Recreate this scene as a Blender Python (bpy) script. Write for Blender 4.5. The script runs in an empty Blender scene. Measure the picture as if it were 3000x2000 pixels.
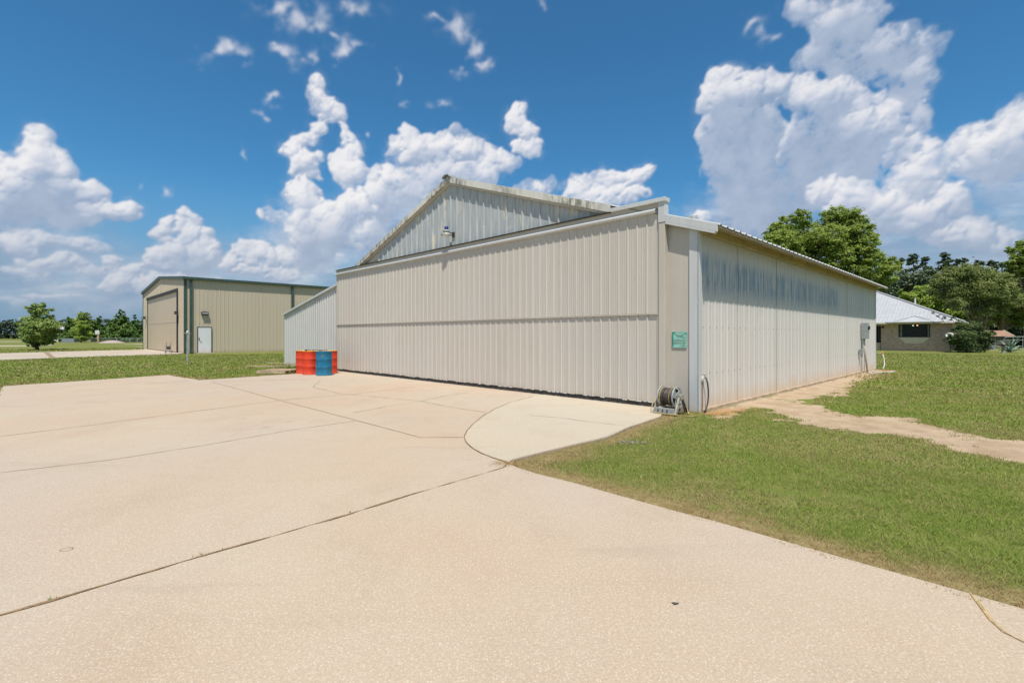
import bpy, bmesh, math, random
import numpy as np
from mathutils import Vector, Matrix
S = bpy.context.scene
COL = S.collection
random.seed(7)
R = math.radians
SUN_DIR = Vector((.017, -.446, 1.0)).normalized()      # points toward the sun

# ------------------------------------------------------------------ survey of the site
EYE, FPX, HV = 1.45, 1441.0, 983.0        # eye height, focal length and horizon row of the photo (3000 px wide)
def G(u, v, z=0.0):                        # ground point seen at a photo pixel
    Y = (EYE-z)*FPX/(v-HV); return ((u-1500)*Y/FPX, Y)
def P3(u, v, Y):                           # point at depth Y
    return Vector(((u-1500)*Y/FPX, Y, EYE+(HV-v)*Y/FPX))
ROT = math.atan2(.70, .714)                # every building here shares one grid direction
DR = Vector((math.cos(ROT), math.sin(ROT), 0)); DL = Vector((-math.sin(ROT), math.cos(ROT), 0))
H0 = Vector((3.55, 9.39, 0))               # near corner of the big hangar
N0 = Vector((-26.75, 40.2, 0))             # near corner of the green-trimmed hangar
B0 = Vector((40.6, 45.4, 0))               # near corner of the brick house
def loc(o, r, s, z=0): return o+DR*r+DL*s+Vector((0, 0, z))

# ------------------------------------------------------------------ helpers
class MB:
    def __init__(self): self.v = []; self.f = []
    def add(self, vs, fs):
        o = len(self.v); self.v += [tuple(p) for p in vs]; self.f += [tuple(i+o for i in f) for f in fs]; return self
    def box(self, x0, x1, y0, y1, z0, z1, m=None):
        vs = [Vector((x, y, z)) for z in (z0, z1) for y in (y0, y1) for x in (x0, x1)]
        if m is not None: vs = [m @ p for p in vs]
        return self.add(vs, [(0,2,3,1),(4,5,7,6),(0,1,5,4),(2,6,7,3),(0,4,6,2),(1,3,7,5)])
    def hexa(self, bot, top):              # two quads -> solid
        return self.add(list(bot)+list(top), [(3,2,1,0),(4,5,6,7),(0,1,5,4),(1,2,6,5),(2,3,7,6),(3,0,4,7)])
    def beam(self, a, b, w, h, up=(0,0,1)):
        a, b = Vector(a), Vector(b); d = (b-a).normalized(); up = Vector(up)
        if abs(d.dot(up)) > .98: up = Vector((1,0,0))
        s = d.cross(up).normalized(); t = s.cross(d).normalized()
        q = [s*(-w/2)+t*(-h/2), s*(w/2)+t*(-h/2), s*(w/2)+t*(h/2), s*(-w/2)+t*(h/2)]
        return self.hexa([a+k for k in q], [b+k for k in q])
    def tube(self, pts, r, n=8, caps=True):
        pts = [Vector(p) for p in pts]; rs = r if isinstance(r, (list, tuple)) else [r]*len(pts)
        o = len(self.v); prev = None
        for i, p in enumerate(pts):
            d = (pts[min(i+1, len(pts)-1)]-pts[max(i-1, 0)]).normalized()
            if prev is None:
                ref = Vector((0,0,1)) if abs(d.z) < .9 else Vector((1,0,0)); s = d.cross(ref).normalized()
            else: s = (prev-d*prev.dot(d)).normalized()
            prev = s; t = d.cross(s)
            for k in range(n):
                a = 2*math.pi*k/n; self.v.append(tuple(p+(s*math.cos(a)+t*math.sin(a))*rs[i]))
        for i in range(len(pts)-1):
            for k in range(n):
                self.f.append((o+i*n+k, o+i*n+(k+1)%n, o+(i+1)*n+(k+1)%n, o+(i+1)*n+k))
        if caps: self.f.append(tuple(o+k for k in range(n))[::-1]); self.f.append(tuple(o+(len(pts)-1)*n+k for k in range(n)))
        return self
    def lathe(self, prof, n=24, m=None, caps=True):
        o = len(self.v)
        for (r, z) in prof:
            for k in range(n):
                a = 2*math.pi*k/n; p = Vector((r*math.cos(a), r*math.sin(a), z)); self.v.append(tuple(m @ p if m is not None else p))
        for i in range(len(prof)-1):
            for k in range(n): self.f.append((o+i*n+k, o+i*n+(k+1)%n, o+(i+1)*n+(k+1)%n, o+(i+1)*n+k))
        if caps:
            self.f.append(tuple(o+k for k in range(n))[::-1]); self.f.append(tuple(o+(len(prof)-1)*n+k for k in range(n)))
        return self
    def poly(self, pts, z0, z1):           # extruded polygon
        n = len(pts)
        return self.add([(x, y, z0) for x, y in pts]+[(x, y, z1) for x, y in pts],
                        [tuple(range(n))[::-1], tuple(range(n, 2*n))]+[(i, (i+1)%n, n+(i+1)%n, n+i) for i in range(n)])
    def build(self, name, mat, parent=None, smooth=False, bevel=0, fix=True):
        me = bpy.data.meshes.new(name); me.from_pydata(self.v, [], self.f); me.validate()
        if fix:
            bm = bmesh.new(); bm.from_mesh(me); bmesh.ops.recalc_face_normals(bm, faces=bm.faces)
            bmesh.ops.triangulate(bm, faces=[f for f in bm.faces if len(f.verts) > 4]); bm.to_mesh(me); bm.free()
        if smooth: me.shade_smooth()
        me.materials.append(mat)
        o = bpy.data.objects.new(name, me); COL.objects.link(o)
        if parent is not None: o.parent = parent
        if bevel:
            b = o.modifiers.new('bevel', 'BEVEL'); b.width = bevel; b.segments = 2; b.limit_method = 'ANGLE'; b.angle_limit = R(40)
        return o
def tag(o, label=None, cat=None, group=None, kind=None):
    if label: o['label'] = label
    if cat: o['category'] = cat
    if group: o['group'] = group
    if kind: o['kind'] = kind
    return o
def empty(name, p, rz, label, cat, group=None):
    o = bpy.data.objects.new(name, None); COL.objects.link(o); o.location = p; o.rotation_euler = (0, 0, rz); o.empty_display_size = .3
    return tag(o, label, cat, group)
def children(o): return [c for c in bpy.data.objects if c.parent == o]
def copy_tree(o, parent=None):
    ch = children(o); c = o.copy(); COL.objects.link(c)
    if parent is not None: c.parent = parent
    for k in ch: copy_tree(k, c)
    return c
def np_mesh(name, V, F, mat, parent=None, attrs=None, smooth=False):
    """V (n,3), F (m,k) -> mesh; attrs {name: (n,) float or (n,4) colour on points}"""
    me = bpy.data.meshes.new(name); V = np.asarray(V, np.float32); F = np.asarray(F, np.int32); k = F.shape[1]
    me.vertices.add(len(V)); me.vertices.foreach_set('co', V.ravel())
    me.loops.add(F.size); me.loops.foreach_set('vertex_index', F.ravel())
    me.polygons.add(len(F)); me.polygons.foreach_set('loop_start', np.arange(0, F.size, k, dtype=np.int32))
    try: me.polygons.foreach_set('loop_total', np.full(len(F), k, np.int32))
    except Exception: pass
    me.update(calc_edges=True)
    for an, A in (attrs or {}).items():
        A = np.asarray(A, np.float32)
        if A.ndim == 1: me.attributes.new(an, 'FLOAT', 'POINT').data.foreach_set('value', A)
        else: me.attributes.new(an, 'FLOAT_COLOR', 'POINT').data.foreach_set('color', A.ravel())
    if smooth: me.shade_smooth()
    me.materials.append(mat)
    o = bpy.data.objects.new(name, me); COL.objects.link(o)
    if parent is not None: o.parent = parent
    return o

# ------------------------------------------------------------------ material helpers
class NT:
    def __init__(self, name):
        self.m = bpy.data.materials.new(name); self.m.use_nodes = True; self.t = self.m.node_tree
        self.b = self.t.nodes['Principled BSDF']; self.out = self.t.nodes['Material Output']
        self.tc = self.t.nodes.new('ShaderNodeTexCoord'); self.obj = self.tc.outputs['Object']
    def put(self, sock, v):
        if v is None: return
        if isinstance(v, bpy.types.NodeSocket): self.t.links.new(v, sock)
        elif isinstance(v, (tuple, list)) and sock.type == 'RGBA' and len(v) == 3: sock.default_value = (*v, 1)
        else: sock.default_value = v
    def math(self, op, *i, clamp=False):
        n = self.t.nodes.new('ShaderNodeMath'); n.operation = op; n.use_clamp = clamp
        for k, v in enumerate(i): self.put(n.inputs[k], v)
        return n.outputs[0]
    def scale(self, v, s):
        n = self.t.nodes.new('ShaderNodeMapping'); self.put(n.inputs[0], v); n.inputs['Scale'].default_value = s; return n.outputs[0]
    def noise(self, v=None, s=5, d=4, r=.5, w=0, col=False):
        n = self.t.nodes.new('ShaderNodeTexNoise'); self.put(n.inputs['Vector'], v or self.obj)
        n.inputs['Scale'].default_value = s; n.inputs['Detail'].default_value = d; n.inputs['Roughness'].default_value = r; n.inputs['Distortion'].default_value = w
        return n.outputs['Color' if col else 'Fac']
    def voro(self, v=None, s=5, out='Distance', feat='F1', rnd=1):
        n = self.t.nodes.new('ShaderNodeTexVoronoi'); n.feature = feat; self.put(n.inputs['Vector'], v or self.obj); n.inputs['Scale'].default_value = s; n.inputs['Randomness'].default_value = rnd
        return n.outputs[out]
    def mix(self, f, a, b, mode='MIX'):
        n = self.t.nodes.new('ShaderNodeMix'); n.data_type = 'RGBA'; n.blend_type = mode
        self.put(n.inputs[0], f); self.put(n.inputs[6], a); self.put(n.inputs[7], b); return n.outputs[2]
    def step(self, v, a, b, c=0, d=1, smooth=True):
        n = self.t.nodes.new('ShaderNodeMapRange'); n.interpolation_type = 'SMOOTHSTEP' if smooth else 'LINEAR'
        self.put(n.inputs[0], v); n.inputs[1].default_value = a; n.inputs[2].default_value = b; n.inputs[3].default_value = c; n.inputs[4].default_value = d; return n.outputs[0]
    def sep(self, v=None):
        n = self.t.nodes.new('ShaderNodeSeparateXYZ'); self.put(n.inputs[0], v or self.obj); return n.outputs
    def attr(self, name, out='Fac'):
        n = self.t.nodes.new('ShaderNodeAttribute'); n.attribute_name = name; return n.outputs[out]
    def bump(self, h, strength=.3, dist=.01):
        n = self.t.nodes.new('ShaderNodeBump'); n.inputs['Strength'].default_value = strength; n.inputs['Distance'].default_value = dist
        self.put(n.inputs['Height'], h); self.t.links.new(n.outputs[0], self.b.inputs['Normal']); return n
    def done(self, col=None, rough=.6, metal=0, spec=.4):
        self.put(self.b.inputs['Base Color'], col); self.put(self.b.inputs['Roughness'], rough); self.b.inputs['Metallic'].default_value = metal
        self.b.inputs['Specular IOR Level'].default_value = spec; return self.m
def simple(name, col, rough=.6, var=.15, s=6, metal=0, spec=.4, bump=0, bs=40, dark=None):
    n = NT(name); a = tuple(c*(1-var) for c in col); b = tuple(min(1, c*(1+var)) for c in col)
    c = n.mix(n.step(n.noise(s=s, d=5, r=.6), .3, .7), a, b)
    if dark: c = n.mix(n.step(n.noise(s=s*2.3, d=6, r=.7), .56, .7), c, dark)
    if bump: n.bump(n.noise(s=bs, d=4), .4, bump)
    return n.done(c, rough, metal, spec)
def painted(name, col, streak=.07, dirt=None, dirt_h=.5, dents=.006, rough=.42, blotch=None, chalk=.05):
    """weathered painted sheet metal: rain streaks, chalky patches, splash zone near the ground, oil canning"""
    n = NT(name); x, y, z = n.sep()[:3]
    st = n.noise(n.scale(n.obj, (6, 6, .35)), s=1.6, d=6, r=.62)
    c = n.mix(n.step(st, .25, .75), tuple(k*(1-streak) for k in col), tuple(min(1, k*(1+streak*.8)) for k in col))
    c = n.mix(n.math('MULTIPLY', n.step(n.noise(s=.55, d=5, r=.6), .42, .72), .45), c, tuple(min(1, k*(1+chalk)+.01) for k in (col[0]*.93, col[1]*.95, col[2]*1.0)))
    dots = n.step(n.noise(s=26, d=3, r=.6), .68, .78); c = n.mix(n.math('MULTIPLY', dots, .18), c, tuple(k*.45 for k in col))
    wn_ = n.t.nodes.new('ShaderNodeTexWhiteNoise'); wn_.noise_dimensions = '1D'; n.put(wn_.inputs['W'], n.math('FLOOR', n.math('DIVIDE', n.math('ADD', n.math('ADD', x, y), .35), .914)))
    pv = wn_.outputs['Value']; c = n.mix(n.math('MULTIPLY', pv, .09), c, tuple(k*.55 for k in col))      # sheets differ a little in tone
    if blotch: c = blotch(n, c, x, y, z)
    if dirt:
        h = n.math('ADD', z, n.math('MULTIPLY', n.math('SUBTRACT', n.noise(n.scale(n.obj, (3, 3, 1)), s=1.2, d=5, r=.65), .5), dirt_h*1.3))
        c = n.mix(n.math('MULTIPLY', n.step(h, dirt_h, -.05), .75), c, dirt)
    n.bump(n.noise(n.scale(n.obj, (1, 1, .8)), s=1.7, d=2, r=.4), .55, dents)
    return n.done(c, n.math('ADD', n.math('MULTIPLY', st, .18), rough-.09), 0, .35)
SKY_K = 10.0
SKY_TINT = (.45, 1.02, 1.24, 1)
HAZE = (.22, .34, .48)
SUN_E = 5.0
# ------------------------------------------------------------------ CLOUD FIELDS (numpy, on a stereographic grid of sky directions)
def _hash2(ix, iy, seed):
    h = (ix.astype(np.int64)*374761393 + iy.astype(np.int64)*668265263 + seed*1442695041) & 0x7fffffff
    h = ((h ^ (h >> 13))*1274126177) & 0x7fffffff
    h = h ^ (h >> 16)
    return (h & 0xffff)/65535.0
def vnoise(x, y, seed):
    ix = np.floor(x); iy = np.floor(y); fx = x-ix; fy = y-iy
    fx = fx*fx*fx*(fx*(fx*6-15)+10); fy = fy*fy*fy*(fy*(fy*6-15)+10)
    a = _hash2(ix, iy, seed); b = _hash2(ix+1, iy, seed); c = _hash2(ix, iy+1, seed); d = _hash2(ix+1, iy+1, seed)
    return (a*(1-fx)+b*fx)*(1-fy)+(c*(1-fx)+d*fx)*fy
def fbm(x, y, seed, octv=5, rough=.5):
    s = 0; a = 1; t = 0
    for o in range(octv):
        s = s + a*vnoise(x, y, seed+o*17); t += a; a *= rough
        x, y = (x*.8-y*.6)*2.03+3.1, (x*.6+y*.8)*2.03+7.7
    return s/t
def boxblur(A, r):
    if r < 1: return A
    for ax in (0, 1):
        n = A.shape[ax]
        P = np.concatenate([np.repeat(np.take(A, [0], ax), r, ax), A, np.repeat(np.take(A, [-1], ax), r+1, ax)], ax)
        Cs = np.cumsum(P, ax, dtype=np.float64); Cs = np.concatenate([np.zeros_like(np.take(Cs, [0], ax)), Cs], ax)
        A = (np.take(Cs, np.arange(2*r+1, 2*r+1+n), ax)-np.take(Cs, np.arange(n), ax))/(2*r+1)
    return A
def gblur(A, r): return boxblur(boxblur(A, r), r)
def sstep(v, a, b):
    t = np.clip((v-a)/(b-a), 0, 1); return t*t*(3-2*t)
def px_dir(x, y):
    v = np.array([x*1.27551-1500, 1441.0, 983-y*1.27551]); return v/np.linalg.norm(v)
def px_ster(x, y):
    d = px_dir(x, y); return d[0]/(1+d[1]), d[2]/(1+d[1])
GX0, GX1, GY0, GY1, GH = -.56, .56, -.02, .40, .00065
def cloud_fields(groups, wisps, seed=5):
    rs = np.random.RandomState(seed)
    xs = np.arange(GX0, GX1, GH); ys = np.arange(GY0, GY1, GH)
    X, Y = np.meshgrid(xs, ys)
    n1 = fbm(X*60, Y*60, 77, 6, .6); n2 = fbm(X*12, Y*12, 91, 5, .55); n3 = fbm(X*170, Y*170, 171, 4, .6)
    w1 = (fbm(X*42, Y*42, 11, 4, .5)-.5)*.015+(n3-.5)*.0035; w2 = (fbm(X*42+9, Y*42+5, 31, 4, .5)-.5)*.015+(fbm(X*190+4, Y*190, 43, 3)-.5)*.0035
    def samp(A, x, y, ox=0, oy=0):
        u = np.clip((x-GX0)/GH-ox, 0, A.shape[1]-1.001); v = np.clip((y-GY0)/GH-oy, 0, A.shape[0]-1.001)
        i = u.astype(int); j = v.astype(int); fu = u-i; fv = v-j
        return (A[j, i]*(1-fu)+A[j, i+1]*fu)*(1-fv)+(A[j+1, i]*(1-fu)+A[j+1, i+1]*fu)*fv
    def lam(gx, gy, s):
        nx, ny = -gx*s, -gy*s; nn = np.sqrt(nx*nx+ny*ny+1); return (-.38*nx+.72*ny+.58)/nn
    A = np.zeros_like(X); Lt = np.full_like(X, .4)
    # grey veils and flat stratus streaks low in the sky
    va = np.zeros_like(X); st = fbm(X*9+3, Y*40, 401, 5, .55); st2 = fbm(X*20+w1*9, Y*60+3, 431, 5, .6)
    for (bx, by, rx, ry, k) in VEILS:
        c = px_ster(bx, by); a = px_ster(bx+rx, by); b = px_ster(bx, by-ry)
        q = 1-np.sqrt(((X+w1*2.5-c[0])/abs(a[0]-c[0]))**2+((Y+w2*2-c[1])/abs(b[1]-c[1]))**2)
        va = np.maximum(va, k*sstep(q+(n2-.5)*.5+(n1-.5)*.2, -.05, .75))
    A[:] = va; Lt[:] = np.clip(.03+.50*sstep(st, .40, .70)+.42*sstep(st2, .48, .74)+(n1-.5)*.3, 0, 1)
    for (softk, dark, gain, blobs) in groups:
        bb = []
        for (bx, by, rx, ry) in blobs:
            c = px_ster(bx, by); e = px_ster(bx+rx, by); b = px_ster(bx, by-ry); bb.append((c[0], c[1], abs(e[0]-c[0]), abs(b[1]-c[1])))
        mg = .03; x0 = min(b[0]-b[2] for b in bb)-mg; x1 = max(b[0]+b[2] for b in bb)+mg; y0 = min(b[1]-b[3] for b in bb)-mg; y1 = max(b[1]+b[3] for b in bb)+mg
        i0, i1 = max(0, int((x0-GX0)/GH)), min(len(xs), int((x1-GX0)/GH)+1); j0, j1 = max(0, int((y0-GY0)/GH)), min(len(ys), int((y1-GY0)/GH)+1)
        if i1-i0 < 8 or j1-j0 < 8: continue
        sl_ = (slice(j0, j1), slice(i0, i1)); Xg, Yg = X[sl_], Y[sl_]; Hm = np.zeros_like(Xg)
        def puff(cx, cy, r, top):
            a0, a1 = int((cx-r-GX0)/GH)-i0, int((cx+r-GX0)/GH)+2-i0; b0, b1 = int((cy-r-GY0)/GH)-j0, int((cy+r-GY0)/GH)+2-j0
            a0, b0 = max(a0, 0), max(b0, 0)
            if a1 <= a0 or b1 <= b0 or a0 >= Hm.shape[1] or b0 >= Hm.shape[0]: return
            x = Xg[b0:b1, a0:a1]-cx; y = Yg[b0:b1, a0:a1]-cy; q = 1-(x*x+y*y)/(r*r)
            Hm[b0:b1, a0:a1] = np.maximum(Hm[b0:b1, a0:a1], np.where(q > 0, np.sqrt(np.maximum(q, 0))*r+top, 0))
        for (cx0, cy0, RX, RY) in bb:
            m_ = min(RX, RY); n = int(34*max(RX, RY)/m_*(1+m_/.02))
            for k in range(n):
                t = rs.rand()*2*math.pi; q = rs.rand()**.45; r = m_*(.10+.36*rs.rand()**2.0)*(1.2-.5*q); q *= max(.2, 1-.6*r/m_)
                cx, cy = cx0+RX*q*math.cos(t), cy0+RY*q*math.sin(t); top = m_*1.0*math.sqrt(max(0, 1-q*q)); puff(cx, cy, r, top)
                for kk in range(7):
                    tt = rs.rand()*2*math.pi; r2 = r*(.14+.28*rs.rand()); puff(cx+r*math.cos(tt)*.88, cy+r*math.sin(tt)*.88, r2, top+r*.12)
        H = samp(Hm, Xg+w1[sl_], Yg+w2[sl_], i0, j0); N1, N2, N3 = n1[sl_], n2[sl_], n3[sl_]
        mask = (H > .0006).astype(float); s1 = gblur(mask, 2); s12 = gblur(mask, 12)
        dens = gblur(sstep(H, .002, .03), 3); T = np.zeros_like(H); acc = np.zeros(H.shape[1])
        for j in range(H.shape[0]-1, -1, -1):
            acc = acc*.985+dens[j]*.015; T[j] = acc
        T = gblur(T, 6); below = sstep(T, .20, .50)
        crisp = sstep(s1, .15, .95); torn = sstep(s12+(N1-.5)*1.1+(N3-.5)*.3, .40, .90)
        soft = np.clip(below*.85+sstep(N2, .52, .66)*.5+softk, 0, 1)
        al = np.clip(crisp*(1-soft)+torn*soft, 0, 1); al = np.maximum(al*.97, gblur(al, 5)*sstep(N1+(N3-.5)*.5, .40, .75)*.55)
        Hs = H+(N1-.5)*.004+(N3-.5)*.0016
        gy, gx = np.gradient(gblur(Hs, 1), GH); gyb, gxb = np.gradient(gblur(H, 6), GH)
        lit = .44+.50*lam(gx, gy, .75)*(1-.45*soft)+.30*lam(gxb, gyb, .9)-dark*np.clip(T-.10, 0, .6)+(N2-.5)*.55+gain-.18
        lit = np.clip(lit, .08+.5*(N1-.3), 1)
        Lt[sl_] = Lt[sl_]*(1-al)+lit*al; A[sl_] = A[sl_]+(1-A[sl_])*al
    # torn thin wisps
    wa = np.zeros_like(X)
    wx = (fbm(X*55, Y*55, 211, 5)-.5)*.028; wy = (fbm(X*55, Y*55, 223, 5)-.5)*.028
    for (bx, by, rx, ry) in wisps:
        c = px_ster(bx, by); a = px_ster(bx+rx, by); b = px_ster(bx, by-ry)
        d2 = ((X+wx-c[0])/abs(a[0]-c[0]))**2+((Y+wy-c[1])/abs(b[1]-c[1]))**2
        wa = np.maximum(wa, np.exp(-d2*2.2))
    fil = fbm((X*.9+Y*.5)*60, (Y*.9-X*.5)*95, 301, 6, .62)
    wv = .85*gblur(wa*sstep(fil+(n3-.5)*.25+wa*.28, .40, .92), 1)
    Lt = np.where(wv > A, .74+.25*(n1-.5), Lt); A = np.maximum(A, wv)
    return X, Y, np.clip(A, 0, 1), np.clip(Lt, 0, 1), samp
def _q(s): return [tuple(map(float, q.split())) for q in s.split("|")]
VEILS = [(60, 600, 420, 150, .7), (250, 660, 330, 90, .7), (560, 620, 380, 90, .6), (740, 560, 180, 120, .9), (900, 520, 260, 100, .7), (1730, 520, 190, 190, .85), (1950, 600, 420, 150, .75), (2200, 560, 330, 150, .7), (2330, 430, 150, 90, .6), (100, 500, 220, 70, .6), (1500, 560, 260, 90, .35)]
# (softness, darkening of the underside, gain, masses) back to front; numbers read off the photo at 2352 px width
CLOUDS = [
 (.6, .85, -.08, _q("1855 25 50 50|1950 45 92 66|2040 115 84 56|2135 100 40 40|2172 95 24 30|2065 205 56 50|1900 120 60 40|1960 150 70 50|2105 280 34 46|1850 150 36 40|2120 180 50 50")),
 (.15, 1.35, .0, _q("2225 318 42 44|2255 290 26 26|2335 262 52 46|2300 360 112 66|2380 320 85 85|2190 355 34 50")),
 (.30, .35, .02, _q("2120 365 50 60|2095 430 70 70|2180 470 60 60|2230 540 80 50|2060 330 50 46|2290 560 80 34")),
 (.15, 1.4, .05, _q("1672 188 46 38|1640 230 38 46|1740 185 46 30|1700 245 70 66|1785 212 60 44|1640 300 46 56|1725 345 105 96|1668 395 54 52|1690 455 44 60|1800 420 96 90|1760 480 84 80|1860 440 70 70")),
 (.2, .95, .03, _q("1850 205 40 44|1885 235 64 60|1945 215 54 44|1990 240 40 40|1870 320 90 70|1960 320 84 70|2035 285 44 54|1900 390 80 50|1990 390 60 50")),
 (.20, .55, .02, _q("1900 440 54 34|1960 460 70 50|2030 480 70 50|2110 500 76 50|1990 520 90 46|2170 545 70 34|1880 560 60 30")),
 (0, .4, .05, _q("1615 494 17 15|1600 500 10 9")),
 (.25, .9, -.02, _q("100 545 100 20|190 560 70 18|60 622 80 12|175 655 50 11|120 600 100 16|20 690 60 10|230 620 60 14|30 560 60 30")),
 (.05, 1.25, .03, _q("88 318 42 36|60 350 32 36|110 378 62 46|50 430 74 70|-10 395 42 52|140 430 70 46|200 430 46 32|238 478 46 28|292 478 48 27|130 478 120 40|30 480 60 56")),
 (.05, .8, .04, _q("425 500 30 26|392 540 44 44|448 548 40 36|470 590 48 46|415 600 60 46|352 600 34 34|300 625 34 24|255 600 26 22|275 648 44 26|350 655 60 26")),
 (.05, .75, .02, _q("555 575 30 26|600 590 40 30|660 588 40 26|690 600 20 20|620 628 86 18|540 610 34 22|440 645 90 14|130 680 90 9")),
 (.08, .8, .05, _q("930 305 30 34|905 330 26 22|955 340 46 44|1010 335 50 42|1048 300 18 22|1080 338 46 42|1130 360 46 30|1165 370 34 26|1050 405 105 46|900 415 60 46|870 465 60 42|850 545 54 42|955 440 80 40")),
 (.0, .5, .08, _q("1200 258 26 22|1192 285 28 28|1215 300 28 26|1225 335 22 20|1200 340 26 20")),
 (.02, .6, .08, _q("1235 425 40 22|1262 415 20 16|1210 440 30 16|1345 420 36 24|1325 440 30 20|1390 410 40 26|1450 408 44 26|1485 395 19 18|1400 450 100 26|1300 455 56 14")),
 (.03, .45, .08, _q("722 187 22 19|712 205 14 12|735 222 22 20|752 245 34 30|785 258 25 26|762 275 28 18|735 298 18 16|712 318 26 18|690 330 28 18|668 350 32 26|700 378 42 30|740 362 14 16|715 405 30 18|795 300 14 16|800 325 20 22|815 350 22 24|790 370 22 26|805 400 40 34|775 380 18 18")),
 (.03, .85, .06, _q("690 430 40 26|705 452 42 36|665 440 22 22|608 492 36 18|640 490 20 18|700 500 56 40|760 500 62 46|800 500 44 36|740 550 78 56|820 470 50 40|720 590 60 36")),
]
WISPS = _q("500 120 60 28|560 130 30 16|665 122 46 26|640 105 20 12|700 120 18 24|790 115 38 30|820 95 26 16|760 90 20 16|1010 50 30 14|635 25 56 34|700 35 74 46|820 15 46 36|605 220 28 12|595 257 16 12|1050 70 54 36|1085 105 30 38|1065 170 22 20|1112 155 22 18|1262 18 16 18|1742 62 34 22|380 425 18 26|320 430 13 13|840 310 12 15|905 170 10 26|920 240 26 12|1010 240 28 16|1780 90 30 18|2090 240 60 40|1830 175 40 26|560 345 16 8|540 120 50 20")
# ------------------------------------------------------------------ materials
def mat_concrete(name, base, agg, warm):
    n = NT(name)
    big = n.noise(s=.22, d=5, r=.55, w=.4); mid = n.noise(n.scale(n.obj, (1, .6, 1)), s=1.3, d=6, r=.62)
    c = n.mix(n.step(big, .3, .7), base, warm); rs_ = n.step(n.noise(n.scale(n.obj, (.35, 1.2, 1)), s=.8, d=5, r=.65), .60, .80); c = n.mix(n.math('MULTIPLY', rs_, .6), c, (.44, .285, .175)); c = n.mix(n.math('MULTIPLY', n.step(n.noise(s=.16, d=3), .40, .60), .6), c, (base[0]*.92, base[1]*.97, base[2]*1.06))
    c = n.mix(n.math('MULTIPLY', n.step(mid, .45, .8), .40), c, tuple(k*.80 for k in warm))
    sw = n.noise(n.scale(n.obj, (.5, 3.0, 1)), s=.9, d=4, r=.6); c = n.mix(n.math('MULTIPLY', n.step(sw, .55, .85), .22), c, tuple(k*.74 for k in warm))
    fine = n.noise(s=70, d=3, r=.7); c = n.mix(n.step(fine, .2, .8), n.mix(1.0, c, (.84, .83, .81), 'MULTIPLY'), n.mix(1.0, c, (1.13, 1.13, 1.14), 'MULTIPLY'))
    # exposed shell and pebble aggregate
    for s_, lo, hi, col in ((80, .20, .30, (.70, .63, .52)), (110, .20, .30, (.58, .40, .24)), (80, .12, .18, (.20, .15, .11)), (55, .08, .13, (.70, .63, .51)), (120, .2, .3, (.62, .56, .46))):
        d = n.voro(s=s_); sel = n.sep(n.voro(s=s_, out='Color'))
        pick = n.step(sel[0], agg[0], agg[0]+.03) if col[0] > .2 else n.step(sel[0], agg[1], agg[1]+.02)
        c = n.mix(n.math('MULTIPLY', n.math('MULTIPLY', n.step(d, hi*1.6, lo), pick), .52), c, col)
    dr_ = n.voro(s=.9); c = n.mix(n.math('MULTIPLY', n.step(n.math('ADD', dr_, n.math('MULTIPLY', n.noise(s=14, d=4), .12)), .15, .07), .32), c, (.24, .19, .15)); tr_ = n.step(n.noise(n.scale(n.obj, (.22, 2.2, 1)), s=1.1, d=3, r=.5, w=.6), .62, .72); c = n.mix(n.math('MULTIPLY', tr_, .16), c, (.27, .23, .19)); spot = n.noise(s=1.1, d=2); c = n.mix(n.math('MULTIPLY', n.step(spot, .70, .78), .25), c, (.26, .19, .13))
    n.bump(n.math('ADD', fine, n.math('MULTIPLY', n.noise(s=9, d=4), .5)), .25, .004)
    return n.done(c, .85, 0, .2)
M_CONC = mat_concrete('concrete_aggregate', (.485, .405, .305), (.66, .955), (.475, .352, .258))
M_CONC2 = mat_concrete('concrete_newer', (.52, .45, .34), (.88, .985), (.50, .42, .315))
M_CONC3 = simple('concrete_far', (.46, .39, .31), .85, .12, .5)
M_JOINT = simple('joint_soil', (.24, .155, .08), .95, .35, 9, dark=(.06, .05, .025))
M_CRACK = simple('crack_soil', (.31, .225, .135), .95, .15, 9)

def mat_ground():
    n = NT('ground_soil_and_turf'); dirt = n.attr('dirt'); dry = n.attr('dry')
    p = n.obj
    g = n.mix(n.step(n.noise(s=.35, d=6, r=.6), .3, .7), (.12, .165, .028), (.17, .20, .045))
    g = n.mix(n.step(n.noise(n.scale(p, (1, 1, 1)), s=3.2, d=6, r=.7), .35, .75), g, (.22, .215, .07))
    g = n.mix(n.math('MULTIPLY', n.step(n.noise(s=.7, d=6, r=.7), .48, .66), .5), g, (.29, .245, .11)); g = n.mix(n.math('MULTIPLY', n.step(n.noise(s=45, d=4, r=.7), .45, .75), .5), g, (.09, .12, .025))
    d = n.mix(n.step(n.noise(s=2.2, d=6, r=.65), .3, .7), (.37, .27, .175), (.49, .38, .265))
    d = n.mix(n.math('MULTIPLY', n.step(n.noise(s=20, d=5, r=.7), .5, .75), .4), d, (.20, .13, .08))
    d = n.mix(n.math('MULTIPLY', n.attr('orange'), .9), d, (.38, .19, .07))
    w = n.mix(n.step(n.noise(s=14, d=5, r=.7), .35, .7), (.24, .155, .08), (.34, .26, .13))
    ed = n.math('ADD', dry, n.math('MULTIPLY', n.math('SUBTRACT', n.noise(s=5, d=6, r=.7), .5), 1.1))
    c = n.mix(n.math('MULTIPLY', n.step(ed, .35, .8), .8), g, w)
    e = n.math('ADD', dirt, n.math('MULTIPLY', n.math('SUBTRACT', n.noise(s=7, d=7, r=.74), .5), .7))
    c = n.mix(n.step(e, .44, .56), c, d)
    n.bump(n.noise(s=22, d=6, r=.7), .7, .02)
    return n.done(c, .95, 0, .1)
M_GROUND = mat_ground()
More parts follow.
